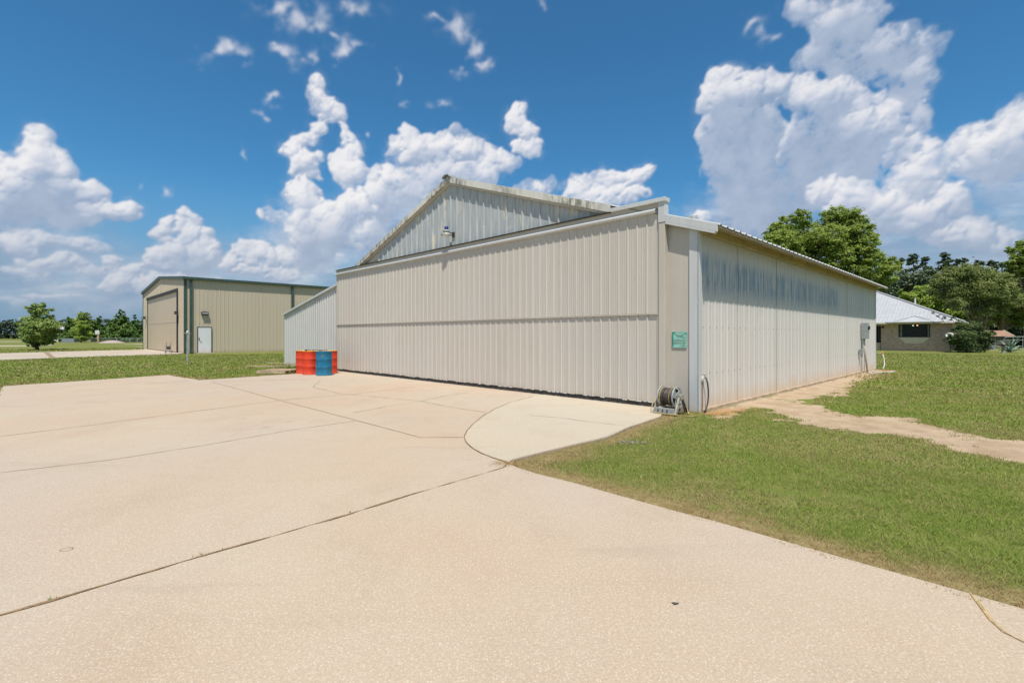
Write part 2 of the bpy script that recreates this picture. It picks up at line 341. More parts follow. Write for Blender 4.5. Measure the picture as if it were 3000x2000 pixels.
def mat_blade():
    n = NT('grass_blade'); c = n.attr('Col', 'Color')
    t = n.t.nodes.new('ShaderNodeBsdfTranslucent'); n.put(t.inputs[0], c)
    m = n.t.nodes.new('ShaderNodeMixShader'); m.inputs[0].default_value = .3
    n.done(c, .7, 0, .15); n.t.links.new(n.b.outputs[0], m.inputs[1]); n.t.links.new(t.outputs[0], m.inputs[2]); n.t.links.new(m.outputs[0], n.out.inputs[0]); return n.m
M_BLADE = mat_blade()
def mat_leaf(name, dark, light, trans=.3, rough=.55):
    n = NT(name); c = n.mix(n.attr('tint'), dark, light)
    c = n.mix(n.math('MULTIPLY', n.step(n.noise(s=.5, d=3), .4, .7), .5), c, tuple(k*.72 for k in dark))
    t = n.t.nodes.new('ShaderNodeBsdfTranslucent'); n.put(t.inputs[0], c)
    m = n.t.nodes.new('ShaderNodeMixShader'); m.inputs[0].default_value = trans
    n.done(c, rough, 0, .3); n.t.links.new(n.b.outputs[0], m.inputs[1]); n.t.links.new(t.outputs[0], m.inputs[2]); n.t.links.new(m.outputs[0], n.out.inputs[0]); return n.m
L_BIG = mat_leaf('leaf_pecan', (.20, .30, .05), (.44, .53, .13), .48)
L_LIME = mat_leaf('leaf_lime', (.27, .40, .06), (.50, .61, .15), .48)
L_MID = mat_leaf('leaf_mid', (.16, .22, .06), (.38, .42, .15), .40)
L_PEAR = mat_leaf('leaf_pear', (.15, .25, .045), (.46, .56, .19), .36, .4)
L_CEDAR = mat_leaf('leaf_cedar', (.08, .16, .04), (.21, .33, .07), .3)
L_PINE = mat_leaf('leaf_pine', (.07, .11, .06), (.18, .235, .12), .15)
L_BUSH = mat_leaf('leaf_bush', (.04, .07, .028), (.16, .23, .07), .18)
L_WOOD = mat_leaf('leaf_woods', (.05, .085, .05), (.12, .17, .085), .15)
M_BARK = simple('bark', (.19, .145, .10), .9, .35, 3, bump=.01, bs=14)
M_BARKD = simple('bark_dark', (.09, .07, .05), .9, .3, 3)

BEIGE = (.585, .53, .462)
def fade_and_eave_shade(n, c, x, y, z):          # grey-blue chalk of the old paint high up, plus eave shade painted into the colour
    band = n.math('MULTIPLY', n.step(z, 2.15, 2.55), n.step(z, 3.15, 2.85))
    c = n.mix(n.math('MULTIPLY', n.step(n.math('ADD', z, n.math('MULTIPLY', n.noise(n.scale(n.obj, (4, 4, .6)), s=1.5, d=4), .5)), 2.1, 2.7), .40), c, (.38, .39, .385))   # painted shade: greys the upper wall to deepen the eave shadow
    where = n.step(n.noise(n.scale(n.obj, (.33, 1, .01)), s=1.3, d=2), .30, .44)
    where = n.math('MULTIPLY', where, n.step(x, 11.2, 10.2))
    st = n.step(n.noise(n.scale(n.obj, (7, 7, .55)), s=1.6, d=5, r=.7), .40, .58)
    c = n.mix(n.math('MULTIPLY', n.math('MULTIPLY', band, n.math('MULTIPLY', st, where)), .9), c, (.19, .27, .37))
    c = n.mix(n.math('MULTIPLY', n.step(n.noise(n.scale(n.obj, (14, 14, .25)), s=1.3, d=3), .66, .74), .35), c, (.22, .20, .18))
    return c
def gable_paint(n, c, x, y, z):
    pt = n.step(n.noise(n.scale(n.obj, (2.2, 2.2, .7)), s=1.15, d=6, r=.65), .36, .46)
    left = n.step(y, 12.2, 11.8)
    k = n.math('MULTIPLY', pt, left)
    c = n.mix(k, c, n.mix(n.step(n.noise(n.scale(n.obj, (6, 6, .8)), s=2, d=5), .3, .7), (.38, .405, .41), (.49, .51, .505)))
    fl = n.step(n.noise(n.scale(n.obj, (1, 1, .6)), s=3.2, d=6, r=.75), .62, .67); c = n.mix(n.math('MULTIPLY', fl, .9), c, (.70, .62, .46))
    tip = n.step(n.noise(n.scale(n.obj, (5, 5, .6)), s=2, d=4), .6, .75); return n.mix(n.math('MULTIPLY', tip, .5), c, (.22, .25, .28))
M_DOOR = painted('paint_door', BEIGE, .05, (.42, .36, .28), .25)
M_GABLE = painted('paint_gable', (.64, .59, .48), .10, blotch=gable_paint)
M_LEAN = painted('paint_lean_to', (.60, .58, .545), .07, (.36, .33, .27), .15)
M_SIDE = painted('paint_side', (.72, .665, .605), .012, (.64, .48, .32), .45, blotch=fade_and_eave_shade)
M_FLAT = painted('paint_flat_sheet', (.55, .50, .43), .05, (.36, .30, .22), .2, dents=.03)
M_TRIMB = painted('trim_beige', (.56, .505, .43), .05)
M_TRIMW = painted('trim_white', (.60, .605, .60), .06, (.45, .38, .28), .12, rough=.4)
def mildew(n, c, x, y, z):
    k = n.step(n.noise(n.scale(n.obj, (3, 3, 1.0)), s=2.6, d=7, r=.75), .40, .60)
    return n.mix(n.math('MULTIPLY', k, n.math('MULTIPLY', n.step(n.noise(s=.6, d=2), .38, .58), .85)), c, (.17, .155, .12))
M_RAKE = painted('trim_mildewed', (.72, .69, .61), .08, blotch=mildew)
M_ROOFM = simple('roof_sheet', (.46, .46, .45), .4, .08, 2, spec=.5)
M_SOFFIT = simple('soffit_tan', (.42, .34, .19), .7, .15, 3)
M_DARK = simple('dark_gap', (.07, .065, .06), .8, .3, 6)
M_SEAL = simple('seal_white', (.42, .40, .37), .7, .15, 20)
M_TAN = painted('paint_tan', (.56, .475, .355), .03, (.40, .33, .18), .3, dents=.003)
M_TANDOOR = painted('paint_tan_door', (.60, .48, .335), .03, dents=.003)
M_GREEN = simple('trim_green', (.05, .085, .072), .5, .2, 4)
M_BROWN = simple('trim_brown', (.042, .034, .032), .6, .2, 4)
M_WDOOR = painted('paint_white_door', (.72, .715, .73), .02, (.52, .46, .36), .5, dents=.002)
M_STEEL = simple('galvanised', (.45, .47, .45), .45, .15, 9, metal=.3)
M_GREYP = simple('grey_paint', (.30, .33, .33), .5, .12, 9)
M_LGREY = simple('light_grey_plastic', (.34, .36, .345), .5, .1, 9, dark=(.33, .3, .24))
M_TANP = simple('tan_plastic', (.35, .32, .27), .6, .2, 9, dark=(.2, .18, .15))
M_RUBBER = simple('black_hose', (.045, .045, .05), .6, .3, 30)
M_HOSE = simple('brown_hose', (.075, .062, .055), .55, .35, 22)
M_HOSEY = simple('yellow_hose', (.42, .32, .13), .6, .25, 20)
M_PVC = simple('pvc_pipe', (.52, .47, .40), .5, .15, 9)
M_WHOSE = simple('white_hose', (.68, .63, .60), .5, .08, 9)
M_BRASS = simple('brass', (.50, .30, .12), .4, .2, 12, metal=.6)
def mat_drum(name, col, fade, top=None):
    n = NT(name); c = n.mix(n.math('MULTIPLY', n.step(n.noise(s=3, d=6, r=.65), .4, .8), .35), col, fade)
    z = n.sep()[2]; c = n.mix(n.math('MULTIPLY', n.step(n.math('ADD', z, n.math('MULTIPLY', n.noise(s=4, d=5), .25)), .36, .08), .45), c, fade)
    c = n.mix(n.step(n.noise(s=9, d=7, r=.78), .58, .63), c, (.25, .13, .08)); c = n.mix(n.math('MULTIPLY', n.step(n.noise(n.scale(n.obj, (6, 6, 1.2)), s=4, d=5, r=.7), .56, .66), .4), c, tuple(min(1, k*1.5+.12) for k in col)); c = n.mix(n.step(z, .862, .866), c, top) if top else c; return n.done(c, .45, 0, .4)
M_RED = mat_drum('drum_red', (.68, .045, .012), (.66, .11, .055), (.75, .40, .05))
M_BLUE = mat_drum('drum_blue', (.004, .145, .27), (.06, .22, .31))
M_YEL = simple('drum_yellow', (.70, .38, .05), .5, .1, 8)
M_WOODP = simple('weathered_wood', (.46, .34, .22), .85, .3, 5, bump=.004, bs=30)
M_TEAL = simple('sign_teal', (.26, .56, .47), .5, .12, 9)
M_TEALD = simple('sign_teal_dark', (.02, .25, .19), .5, .1, 9)
M_SIGNB = simple('sign_mark', (.24, .29, .215), .6, .1, 9)
M_BLUEC = simple('blue_cap', (.015, .03, .19), .4, .1, 9)
M_WHITE = simple('white_paint', (.72, .72, .71), .5, .05, 6)
def mat_brick():
    n = NT('brick'); x, y, z = n.sep()[:3]
    cb = n.t.nodes.new('ShaderNodeCombineXYZ'); n.put(cb.inputs[0], n.math('ADD', x, y)); n.put(cb.inputs[1], z)
    b = n.t.nodes.new('ShaderNodeTexBrick'); n.put(b.inputs['Vector'], cb.outputs[0]); b.inputs['Scale'].default_value = 1.0
    b.inputs['Brick Width'].default_value = .215; b.inputs['Row Height'].default_value = .08; b.inputs['Mortar Size'].default_value = .010
    b.inputs['Color1'].default_value = (.46, .30, .235, 1); b.inputs['Color2'].default_value = (.62, .46, .37, 1); b.inputs['Mortar'].default_value = (.66, .56, .49, 1); b.inputs['Bias'].default_value = 0
    c = n.mix(n.step(n.noise(n.scale(cb.outputs[0], (3, 9, 1)), s=1.1, d=3, r=.7), .5, .68), b.outputs[0], (.36, .25, .205)); n.bump(b.outputs['Fac'], .4, -.006); return n.done(c, .9, 0, .1)
M_BRICK = mat_brick()
M_HROOF = simple('house_roof_metal', (.46, .47, .49), .42, .06, 1.5, spec=.5)
M_HSEAM = simple('house_roof_seam', (.37, .38, .40), .5, .1, 5)
M_FASC = simple('fascia_cream', (.74, .66, .52), .7, .08, 4)
M_WINF = simple('window_frame_dark', (.030, .026, .024), .5, .1, 4)
M_PANE = simple('window_pane', (.022, .024, .028), .12, .1, 3, spec=.6)
M_CURT = simple('curtain', (.25, .27, .23), .9, .12, 12)
M_DARKIN = simple('dark_interior', (.03, .028, .026), .9, .2, 3)
M_SHING = simple('shingle_brown', (.33, .20, .14), .9, .2, 7)
M_STONE = simple('stone', (.30, .27, .24), .9, .25, 7, bump=.01)
M_AGAVE = simple('agave_leaf', (.25, .35, .27), .5, .25, 5)
M_AGAVED = simple('agave_dry', (.40, .33, .21), .8, .25, 5)
M_GRAVEL = simple('gravel', (.40, .33, .29), .95, .25, 8, bump=.02)
M_ASH = simple('ash_grey', (.30, .27, .235), .95, .35, 30)
def mat_emit(name, col, st):
    n = NT(name); n.put(n.b.inputs['Emission Color'], col); n.b.inputs['Emission Strength'].default_value = st; return n.done(col, .5)
M_BULB = mat_emit('bulb_warm', (1.0, .55, .2), 3.0); M_BULBW = mat_emit('bulb_white', (1.0, .95, .8), 2.0)
# ------------------------------------------------------------------ GROUND, CONCRETE, GRASS
def in_poly(px, py, poly):
    inside = np.zeros(px.shape, bool); n = len(poly)
    for i in range(n):
        x1, y1 = poly[i]; x2, y2 = poly[(i+1) % n]
        if y1 == y2: continue
        c = ((y1 > py) != (y2 > py)) & (px < (x2-x1)*(py-y1)/(y2-y1)+x1); inside ^= c
    return inside
def dist_line(px, py, pts):
    d = np.full(px.shape, 1e9)
    for (x1, y1), (x2, y2) in zip(pts[:-1], pts[1:]):
        dx, dy = x2-x1, y2-y1; t = np.clip(((px-x1)*dx+(py-y1)*dy)/(dx*dx+dy*dy+1e-9), 0, 1)
        d = np.minimum(d, np.hypot(px-x1-t*dx, py-y1-t*dy))
    return d
def xy(p): return (p[0], p[1])
def wobble(pts, amp, seg, seed):           # resample a line with small natural wander
    rs = random.Random(seed); out = [pts[0]]
    for a, b in zip(pts[:-1], pts[1:]):
        L = math.hypot(b[0]-a[0], b[1]-a[1]); n = max(1, int(L/seg))
        for i in range(1, n+1):
            t = i/n; x = a[0]+(b[0]-a[0])*t; y = a[1]+(b[1]-a[1])*t
            if i < n: x += rs.uniform(-amp, amp); y += rs.uniform(-amp, amp)
            out.append((x, y))
    return out
left_edge = [G(9.6, 1131), G(261, 1114), G(493.7, 1097.7), G(512.8, 1102), G(555, 1108), G(585.5, 1113), G(650.6, 1109), G(760, 1101.5), G(865, 1094.7), G(925, 1091)]
right_edge = [G(1934, 1220), G(1895, 1233), G(1831.6, 1255), G(1774, 1280.6), G(1691, 1299.7), G(1608, 1319), G(1532, 1338), G(1500, 1347), G(1486, 1357), G(1520, 1370), G(1570, 1386), G(1755, 1434), G(1972, 1494), G(2252.5, 1571), G(2488.5, 1638), G(2839, 1736.6), G(3000, 1783)]
APRON = [(-7, -8), (-6.5, 3), (-9, 8.0), G(0, 1149)]+wobble(left_edge, .025, .35, 3)+[xy(loc(H0, .0, 15.9)), xy(loc(H0, .6, 15.6)), xy(loc(H0, .6, .7)), xy(loc(H0, -.01, .62))]+wobble(right_edge, .018, .25, 4)+[(3.7, 1.6), (7.5, -2.2), (7.5, -8)]
STRIP = [(-26.9, 39.6), (-27.6, 37.4), G(430, 1039), G(200, 1046.5), G(0, 1054.6), (-36, 13), (-54, 13), G(0, 1034.5), G(200, 1029), G(424, 1023.5), xy(loc(N0, -.02, 20.4)), xy(loc(N0, -.02, .3))]
HANG1 = [xy(loc(H0, 0, 0)), xy(loc(H0, 17.1, 0)), xy(loc(H0, 17.1, 21.3)), xy(loc(H0, 0, 21.3))]
HANG2 = [xy(loc(N0, 0, 0)), xy(loc(N0, 25, 0)), xy(loc(N0, 25, 20.6)), xy(loc(N0, 0, 20.6))]
HOUSE = [xy(loc(B0, 0, 0)), xy(loc(B0, 16, 0)), xy(loc(B0, 16, 17)), xy(loc(B0, 0, 17))]
PATH = [xy(loc(H0, -.05, -.02)), G(2061, 1212), G(2120, 1218), G(2173, 1203), G(2221, 1195), G(2278, 1222), G(2393, 1251), G(2584, 1276), G(2699, 1289), G(2775, 1314), G(3000, 1352), G(3300, 1400), G(3300, 1292), G(3000, 1284), G(2871, 1274), G(2750, 1249), G(2648, 1222), G(2444, 1212), G(2367, 1187), G(2457, 1149), G(2530, 1118), G(2600, 1096), xy(loc(H0, 17.2, -1.0)), xy(loc(H0, 17.2, .1))]
ORANGE = [G(2080, 1210), G(2170, 1200)], [xy(loc(H0, 16.4, -.4)), xy(loc(H0, 18, -.6))]

def graded(a, b, c, d, fine, growth=1.16):
    xs = list(np.arange(b, c+1e-6, fine)); s = fine; x = xs[-1]
    while x < d: s *= growth; x += s; xs.append(x)
    s = fine; x = b
    while x > a: s *= growth; x -= s; xs.insert(0, x)
    return np.array(xs)
gx = graded(-3400, -3, 22, 3400, .10); gy = graded(-3400, 1, 26, 3400, .10)
GXX, GYY = np.meshgrid(gx, gy); fx, fy = GXX.ravel(), GYY.ravel()
def soil(x, y):
    dp = dist_line(x, y, PATH+[PATH[0]]); ip = in_poly(x, y, PATH); sc = np.clip(np.hypot(x, y)/12, .35, 1)
    wall = np.clip(dist_line(x, y, [xy(loc(H0, 0, 0)), xy(loc(H0, 17.1, 0))])/.6, .15, 1)
    return np.where(ip, .40+np.clip(dp/.7, 0, .6), .40-np.clip(dp/1.1, 0, .5)*1.3)+((fbm(x*1.0, y*1.0, 501, 4)-.5)*1.5+(fbm(x*3.4, y*3.4, 521, 5, .62)-.5)*1.5)*wall*sc*np.clip(1.6-dp/.9, 0, 1), dp
dirt, dP = soil(fx, fy)
walk = np.clip(1-dist_line(fx, fy, [G(2176, 1414), G(2330, 1440), G(2500, 1450), G(2610, 1472)])/.14, 0, 1)*.42
dirt = np.maximum(dirt, walk)
for o in (HANG1, HANG2, HOUSE):
    dirt = np.maximum(dirt, .5-np.clip(dist_line(fx, fy, o+[o[0]])-.05, 0, .5))
orange = np.zeros_like(fx)
for o in ORANGE: orange = np.maximum(orange, np.clip(1-dist_line(fx, fy, list(o))/.45, 0, 1))
dA = dist_line(fx, fy, APRON+[APRON[0]])
dry = np.clip(1-dA/.75, 0, 1)
dry = np.maximum(dry, np.clip(1-dist_line(fx, fy, [G(1500, 1352), G(1700, 1330)])/.55, 0, 1))
dry = np.maximum(dry, np.clip(.9-dP/.9, 0, 1)*.6)
inA = in_poly(fx, fy, APRON) | in_poly(fx, fy, STRIP)
near = np.clip(1-np.hypot(fx, fy)/60, 0, 1)
def relief(x, y, da, dp): return -.014+(fbm(x*1.1, y*1.1, 77, 4)-.5)*.05*np.clip(1-np.hypot(x, y)/60, 0, 1)*np.clip(np.minimum(da, dp)/.6, 0, 1)
gz = relief(fx, fy, dA, dP)-.014*(dirt > .62)
gz = np.where(inA, -.07, gz)
nx_, ny_ = len(gx), len(gy); idx = np.arange(nx_*ny_).reshape(ny_, nx_)
GF = np.stack([idx[:-1, :-1], idx[:-1, 1:], idx[1:, 1:], idx[1:, :-1]], -1).reshape(-1, 4)
tag(np_mesh('ground', np.stack([fx, fy, gz], 1), GF, M_GROUND, attrs={'dirt': dirt, 'dry': dry, 'orange': orange}, smooth=True), kind='structure')

tag(MB().poly(APRON, -.12, 0).build('concrete_apron', M_CONC), kind='structure')
curve = [G(1562, 1161), G(1492, 1180), G(1452, 1197), G(1416, 1218), G(1388, 1240), G(1367, 1263), G(1360, 1279), G(1363, 1290), G(1371, 1301), G(1386, 1314), G(1411, 1328), G(1441, 1340), G(1486, 1354)]
slab = curve+[G(1500, 1346.5), G(1532, 1337), G(1608, 1318), G(1691, 1298.5), G(1774, 1279.4), G(1831.6, 1254), G(1895, 1232), G(1930, 1220)]+[xy(loc(H0, -.1, .62)), xy(loc(H0, .1, .62)), xy(loc(H0, .1, 3.9))]
tag(MB().poly(slab, -.02, .004).build('concrete_slab', M_CONC2), kind='structure')
tag(MB().poly(STRIP, -.10, .002).build('taxiway', M_CONC3), kind='structure')
for pts in ([G(-60, 1000.4), G(62, 999.8), G(62, 1001), G(-60, 1001.8)], [G(-60, 1012), G(85, 1012), G(155, 1010.5), G(155, 1012), G(85, 1014.6), G(-60, 1015)],
            [G(352, 1008.6), G(424, 1007), G(440, 1008.3), G(424, 1008.6)], [G(398, 1016.6), G(424, 1015.8), G(450, 1016.4), G(424, 1017.4)]):
    tag(MB().poly(pts, -.06, .02).build('distant_path', M_CONC3), kind='structure')

def ribbon(name, pts, w, mat, z=.0045, seed=1, jit=.35):
    rs = random.Random(seed); pts = wobble(wobble(pts, .030, .45, seed+50) if 'crack' in name else pts, w*.35, .12, seed); vs = []; n = len(pts)
    for i, (x, y) in enumerate(pts):
        a = pts[max(i-1, 0)]; b = pts[min(i+1, n-1)]; dx, dy = b[0]-a[0], b[1]-a[1]; L = math.hypot(dx, dy) or 1
        q = w*.5*(1+rs.uniform(-jit, jit)); vs += [(x-dy/L*q, y+dx/L*q, z), (x+dy/L*q, y-dx/L*q, z)]
    me = MB().add(vs, [(2*i, 2*i+1, 2*i+3, 2*i+2) for i in range(n-1)])
    return tag(me.build(name, mat), kind='structure')
M_STRAW = simple('straw_in_crack', (.45, .32, .14), .95, .35, 30)
main_joint = [G(-40, 1812), G(0, 1802), G(153, 1759), G(593, 1628), G(969, 1522), G(1212, 1446), G(1473, 1370), G(1487, 1357)]
ribbon('pavement_joint', wobble(main_joint, .006, .3, 91), .017, M_JOINT, seed=11, jit=.9)
ribbon('pavement_joint', [G(622, 1119), G(829, 1175), G(1040, 1230), G(1231, 1281), G(1358, 1281)], .016, M_CRACK, seed=12)
ribbon('pavement_joint', [G(0, 1278), G(268, 1245.5), G(574, 1204), G(829, 1172), G(1046, 1153), G(1212, 1133)], .016, M_CRACK, seed=13)
ribbon('pavement_joint', [G(0, 1384.6), G(319, 1347.6), G(593, 1305), G(861, 1258), G(1040, 1233)], .012, M_CRACK, seed=14)
ribbon('pavement_joint', [G(427, 1124), G(555, 1115)], .035, M_CRACK, seed=15)
ribbon('pavement_joint', [G(612, 1118), G(640, 1115.5), G(740, 1115), G(900, 1111)], .03, M_CRACK, seed=16)
ribbon('pavement_joint', curve, .014, M_JOINT, z=.0085, seed=17)
ribbon('pavement_crack', [G(937.5, 1113.5), G(918, 1134), G(950, 1141.6), G(995, 1153), G(1110, 1163), G(1234, 1175), G(1314, 1191), G(1422, 1207)], .013, M_CRACK, seed=18, jit=.6)
ribbon('pavement_crack', [G(1033, 1209), G(1130, 1191), G(1234, 1176), G(1300, 1160), G(1371, 1150)], .012, M_CRACK, seed=19, jit=.6)
ribbon('pavement_crack', [G(1551, 1217), G(1640, 1224), G(1740, 1238), G(1831, 1247)], .010, M_CRACK, z=.0085, seed=20, jit=.6)
ribbon('pavement_crack', [G(2842, 1736.6), G(2865, 1765), G(2903, 1816), G(2941, 1851), G(3000, 1881), G(3060, 1900)], .013, M_STRAW, seed=21, jit=.7)
ribbon('taxiway_joint', [G(135, 1031.7), G(153.5, 1047)], .22, M_CRACK, z=.006, seed=23)
oil = []; cx, cy = G(1978, 1768)
for k in range(14): a = k/14*6.283; r = .011*(1+.25*math.sin(3*a+1)+.2*math.sin(5*a)); oil.append((cx+1.5*r*math.cos(a), cy+r*math.sin(a)))
tag(MB().poly(oil, .001, .0045).build('oil_spot', M_DARK), kind='structure')
cx, cy = G(194.5, 1609); ring = [(cx+.035*math.cos(a/16*6.283), cy+.030*math.sin(a/16*6.283)) for a in range(17)]
ribbon('ring_stain', ring, .004, M_CRACK, seed=25)

# ---- grass blades: one uncountable mat
rs = np.random.RandomState(3)
def scatter(r0, r1, dens, az0, az1):
    area = .5*(r1*r1-r0*r0)*(az1-az0); n = int(area*dens); r = np.sqrt(rs.uniform(r0*r0, r1*r1, n)); a = rs.uniform(az0, az1, n)
    return r*np.sin(a), r*np.cos(a)
def patchy(x, y): return fbm(x*.9, y*.9, 611, 4)
AV, AC = [], []
for (r0, r1, dens, w, h, a0, a1) in ((2.4, 4.5, 9500, .0042, .026, .30, 1.15), (4.5, 7, 5500, .0055, .026, -.1, 1.1), (7, 11, 2300, .009, .028, 0, 1.1), (11, 17, 900, .015, .032, .55, 1.1),
                                     (17, 30, 200, .032, .05, .5, 1.0), (30, 52, 50, .055, .06, .45, .95), (14, 24, 300, .026, .05, -.95, -.25), (24, 44, 85, .045, .06, -.95, -.2), (44, 75, 16, .09, .07, -.9, -.6)):
    x, y = scatter(r0, r1, dens, a0, a1)
    dd, dp = soil(x, y)
    wk = np.clip(1-dist_line(x, y, [G(2176, 1414), G(2330, 1440), G(2500, 1450), G(2610, 1472)])/.16, 0, 1)
    bare = fbm(x*2.2+5, y*2.2, 901, 4, .6)
    da = dist_line(x, y, APRON+[APRON[0]])
    keep = ~((in_poly(x, y, APRON) & ~((da < .02+.11*patchy(x*4, y*4)**2) & (rs.rand(len(x)) < .55))) | in_poly(x, y, STRIP) | in_poly(x, y, HANG1) | in_poly(x, y, HANG2) | in_poly(x, y, HOUSE))
    keep &= ((dd < .49) | ((dd < .66) & (rs.rand(len(x)) < .16))) & (rs.rand(len(x)) > wk*.75) & ~((bare > .70) & (rs.rand(len(x)) < .5)) & (rs.rand(len(x)) < .45+(da+(bare-.5)*.9)*2.2)
    x, y, dp, da = x[keep], y[keep], dp[keep], da[keep]; n = len(x)
    pt = patchy(x, y); tall = (fbm(x*4, y*4, 33, 2) > .60)
    hh = h*rs.uniform(.5, 1.25, n)*(.75+.5*pt)*np.where(tall & (rs.rand(n) < .2), 1.6, 1)*np.clip(.45+da*1.5, .45, 1); ww = w*rs.uniform(.7, 1.3, n)
    th = rs.uniform(0, 6.283, n); ln = rs.uniform(.3, 1.5, n)*hh; lt = rs.uniform(0, 6.283, n)
    zg = np.where(in_poly(x, y, APRON), .0, relief(x, y, da, dp)); z0 = zg-.006
    b = np.stack([x-np.cos(th)*ww/2, y-np.sin(th)*ww/2, z0], 1); c = np.stack([x+np.cos(th)*ww/2, y+np.sin(th)*ww/2, z0], 1)
    t = np.stack([x+np.cos(lt)*ln, y+np.sin(lt)*ln, zg+hh], 1)
    AV.append(np.stack([b, c, t], 1).reshape(-1, 3))
    q = rs.rand(n); dr = np.clip(1-da/.7, 0, 1)*.75+np.clip(.5-dp/.8, 0, .5)*.6+(fbm(x*1.1, y*1.1, 55, 5, .6)-.42)*1.7
    dr = np.clip(dr+.12, .06, .97)
    green = np.stack([.18+.11*q, .25+.13*q, .035+.03*q], 1); straw = np.stack([.38+.16*q, .30+.13*q, .14+.06*q], 1); lime = np.stack([.27+.1*q, .365+.11*q, .06+.04*q], 1)
    col = np.where((rs.rand(n) < dr)[:, None], straw, np.where((rs.rand(n) < np.clip((pt-.30)*1.9, .05, .75))[:, None], lime, green))
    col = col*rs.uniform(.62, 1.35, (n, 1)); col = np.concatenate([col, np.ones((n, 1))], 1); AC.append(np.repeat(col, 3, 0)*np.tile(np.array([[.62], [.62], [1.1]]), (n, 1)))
AV = np.concatenate(AV); AC = np.concatenate(AC); AC[:, 3] = 1
print('blades', len(AV)//3)
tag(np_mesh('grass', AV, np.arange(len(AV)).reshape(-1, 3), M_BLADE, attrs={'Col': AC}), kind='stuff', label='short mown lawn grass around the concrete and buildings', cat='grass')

def tuft(name, p, n, h, spread, col, label, cat='weed', group=None, seed=1, flat=False):
    r = np.random.RandomState(seed); x = p[0]+r.normal(0, spread, n); y = p[1]+r.normal(0, spread, n)
    th = r.uniform(0, 6.283, n); lt = r.uniform(0, 6.283, n); hh = h*r.uniform(.4, 1.1, n); w = h*.055+.002
    ln = hh*r.uniform(.2, .8, n)*(3 if flat else 1); tz = hh*(.25 if flat else 1)
    b = np.stack([x-np.cos(th)*w, y-np.sin(th)*w, np.zeros(n)-.01], 1); c = np.stack([x+np.cos(th)*w, y+np.sin(th)*w, np.zeros(n)-.01], 1); t = np.stack([x+np.cos(lt)*ln, y+np.sin(lt)*ln, tz], 1)
    V = np.stack([b, c, t], 1)-np.array([p[0], p[1], 0]); q = r.uniform(.7, 1.2, (n, 1)); C = np.concatenate([np.array([col])*q, np.ones((n, 1))], 1)
    o = np_mesh(name, V.reshape(-1, 3), np.arange(3*n).reshape(-1, 3), M_BLADE, attrs={'Col': np.repeat(C, 3, 0)}); o.location = (p[0], p[1], 0)
    return tag(o, label, cat, group, kind='stuff')
tuft('weed_tuft', G(592, 1627), 22, .024, .022, (.34, .34, .12), 'green and brown weed growing in the middle of the long near joint', seed=1)
tuft('weed_tuft', G(148, 1757), 8, .026, .007, (.24, .34, .08), 'small green weed at the left end of the long near joint', seed=2)
tuft('weed_tuft', G(654, 1611), 5, .022, .005, (.12, .17, .03), 'tiny green sprout in the joint just right of the brown weed', seed=3)
tuft('weed_tuft', G(1025, 1500), 5, .022, .005, (.12, .17, .03), 'thin sprout in the joint halfway to the rounded slab', seed=4)
tuft('dry_grass_clump', G(1472, 1356), 220, .06, .06, (.48, .31, .14), 'clump of dead straw coloured grass at the tip of the rounded slab', 'grass clump', seed=5, flat=True)
tuft('weed_clump', G(850, 1085), 160, .30, .35, (.22, .30, .06), 'taller weeds growing against the foot of the white lean-to wall', 'weeds', seed=6)
tuft('weed_clump', G(2560, 1106), 140, .16, .35, (.45, .36, .15), 'dry weeds beside the leaning conduit at the far corner of the hangar', 'weeds', seed=7)
# ash and pebbles lying in the grass
ax, ay = G(1850, 1297); mb = MB(); rr = random.Random(5)
for k in range(46):
    a = rr.uniform(0, 6.28); q = rr.random()**.6; r = rr.uniform(.006, .016); mb.lathe([(r*.6, -.3*r), (r, .2*r), (r*.7, .7*r), (.1*r, .9*r)], 6, Matrix.Translation((.20*q*math.cos(a), .11*q*math.sin(a), .008)) @ Matrix.Rotation(rr.uniform(0, 3), 4, 'X'))
o = mb.build('rubble_patch', M_ASH); o.location = (ax, ay, 0); tag(o, 'small patch of pale grey rubble lying in the grass near the slab', 'rubble')
# ------------------------------------------------------------------ WHITE HANGAR (local frame: x = depth, y = along the door to the left, z up)
def panel(mb, axis, a0, a1, pos, out, sp, wb, wt, hh, z0, z1, minor=0, off=0.0):
    """ribbed sheet. axis 'y': runs along y at x=pos; axis 'x': runs along x at y=pos. out = outward sign. z0/z1 numbers or functions"""
    Z0 = z0 if callable(z0) else (lambda s: z0); Z1 = z1 if callable(z1) else (lambda s: z1)
    cols = [(a0, 0)]; k = math.ceil((a0-off)/sp+.3)
    while True:
        c = off+k*sp
        if c > a1-wb: break
        cols += [(c-wb/2, 0), (c-wt/2, hh), (c+wt/2, hh), (c+wb/2, 0)]
        if minor:
            for m in range(1, minor+1):
                q = c+sp*m/(minor+1)
                if q < a1-.04: cols += [(q-.018, 0), (q-.010, .0035), (q+.010, .0035), (q+.018, 0)]
        k += 1
    cols.append((a1, 0)); cols.sort(); o = len(mb.v)
    for (s, h) in cols:
        p = pos+out*h
        for z in (Z0(s), Z1(s)): mb.v.append((p, s, z) if axis == 'y' else (s, p, z))
    for i in range(len(cols)-1): mb.f.append((o+2*i, o+2*i+2, o+2*i+3, o+2*i+1))
    return mb
RIDGE_S, EAVE_S, SL = 7.73, -.43, .335
def roof_z(s):
    if s <= RIDGE_S: return 3.475+(s-EAVE_S)*SL
    if s <= 15.3: return 6.19-(s-RIDGE_S)*.3475
    return 3.56-(s-15.3)*.17
DEPTH = 17.1
hangar = empty('aircraft_hangar', H0, ROT, 'large beige and white ribbed metal hangar with wide folding door and peeling gable', 'hangar')
def hb(mb, name, mat, parent=hangar, **k): return mb.build(name, mat, parent, **k)
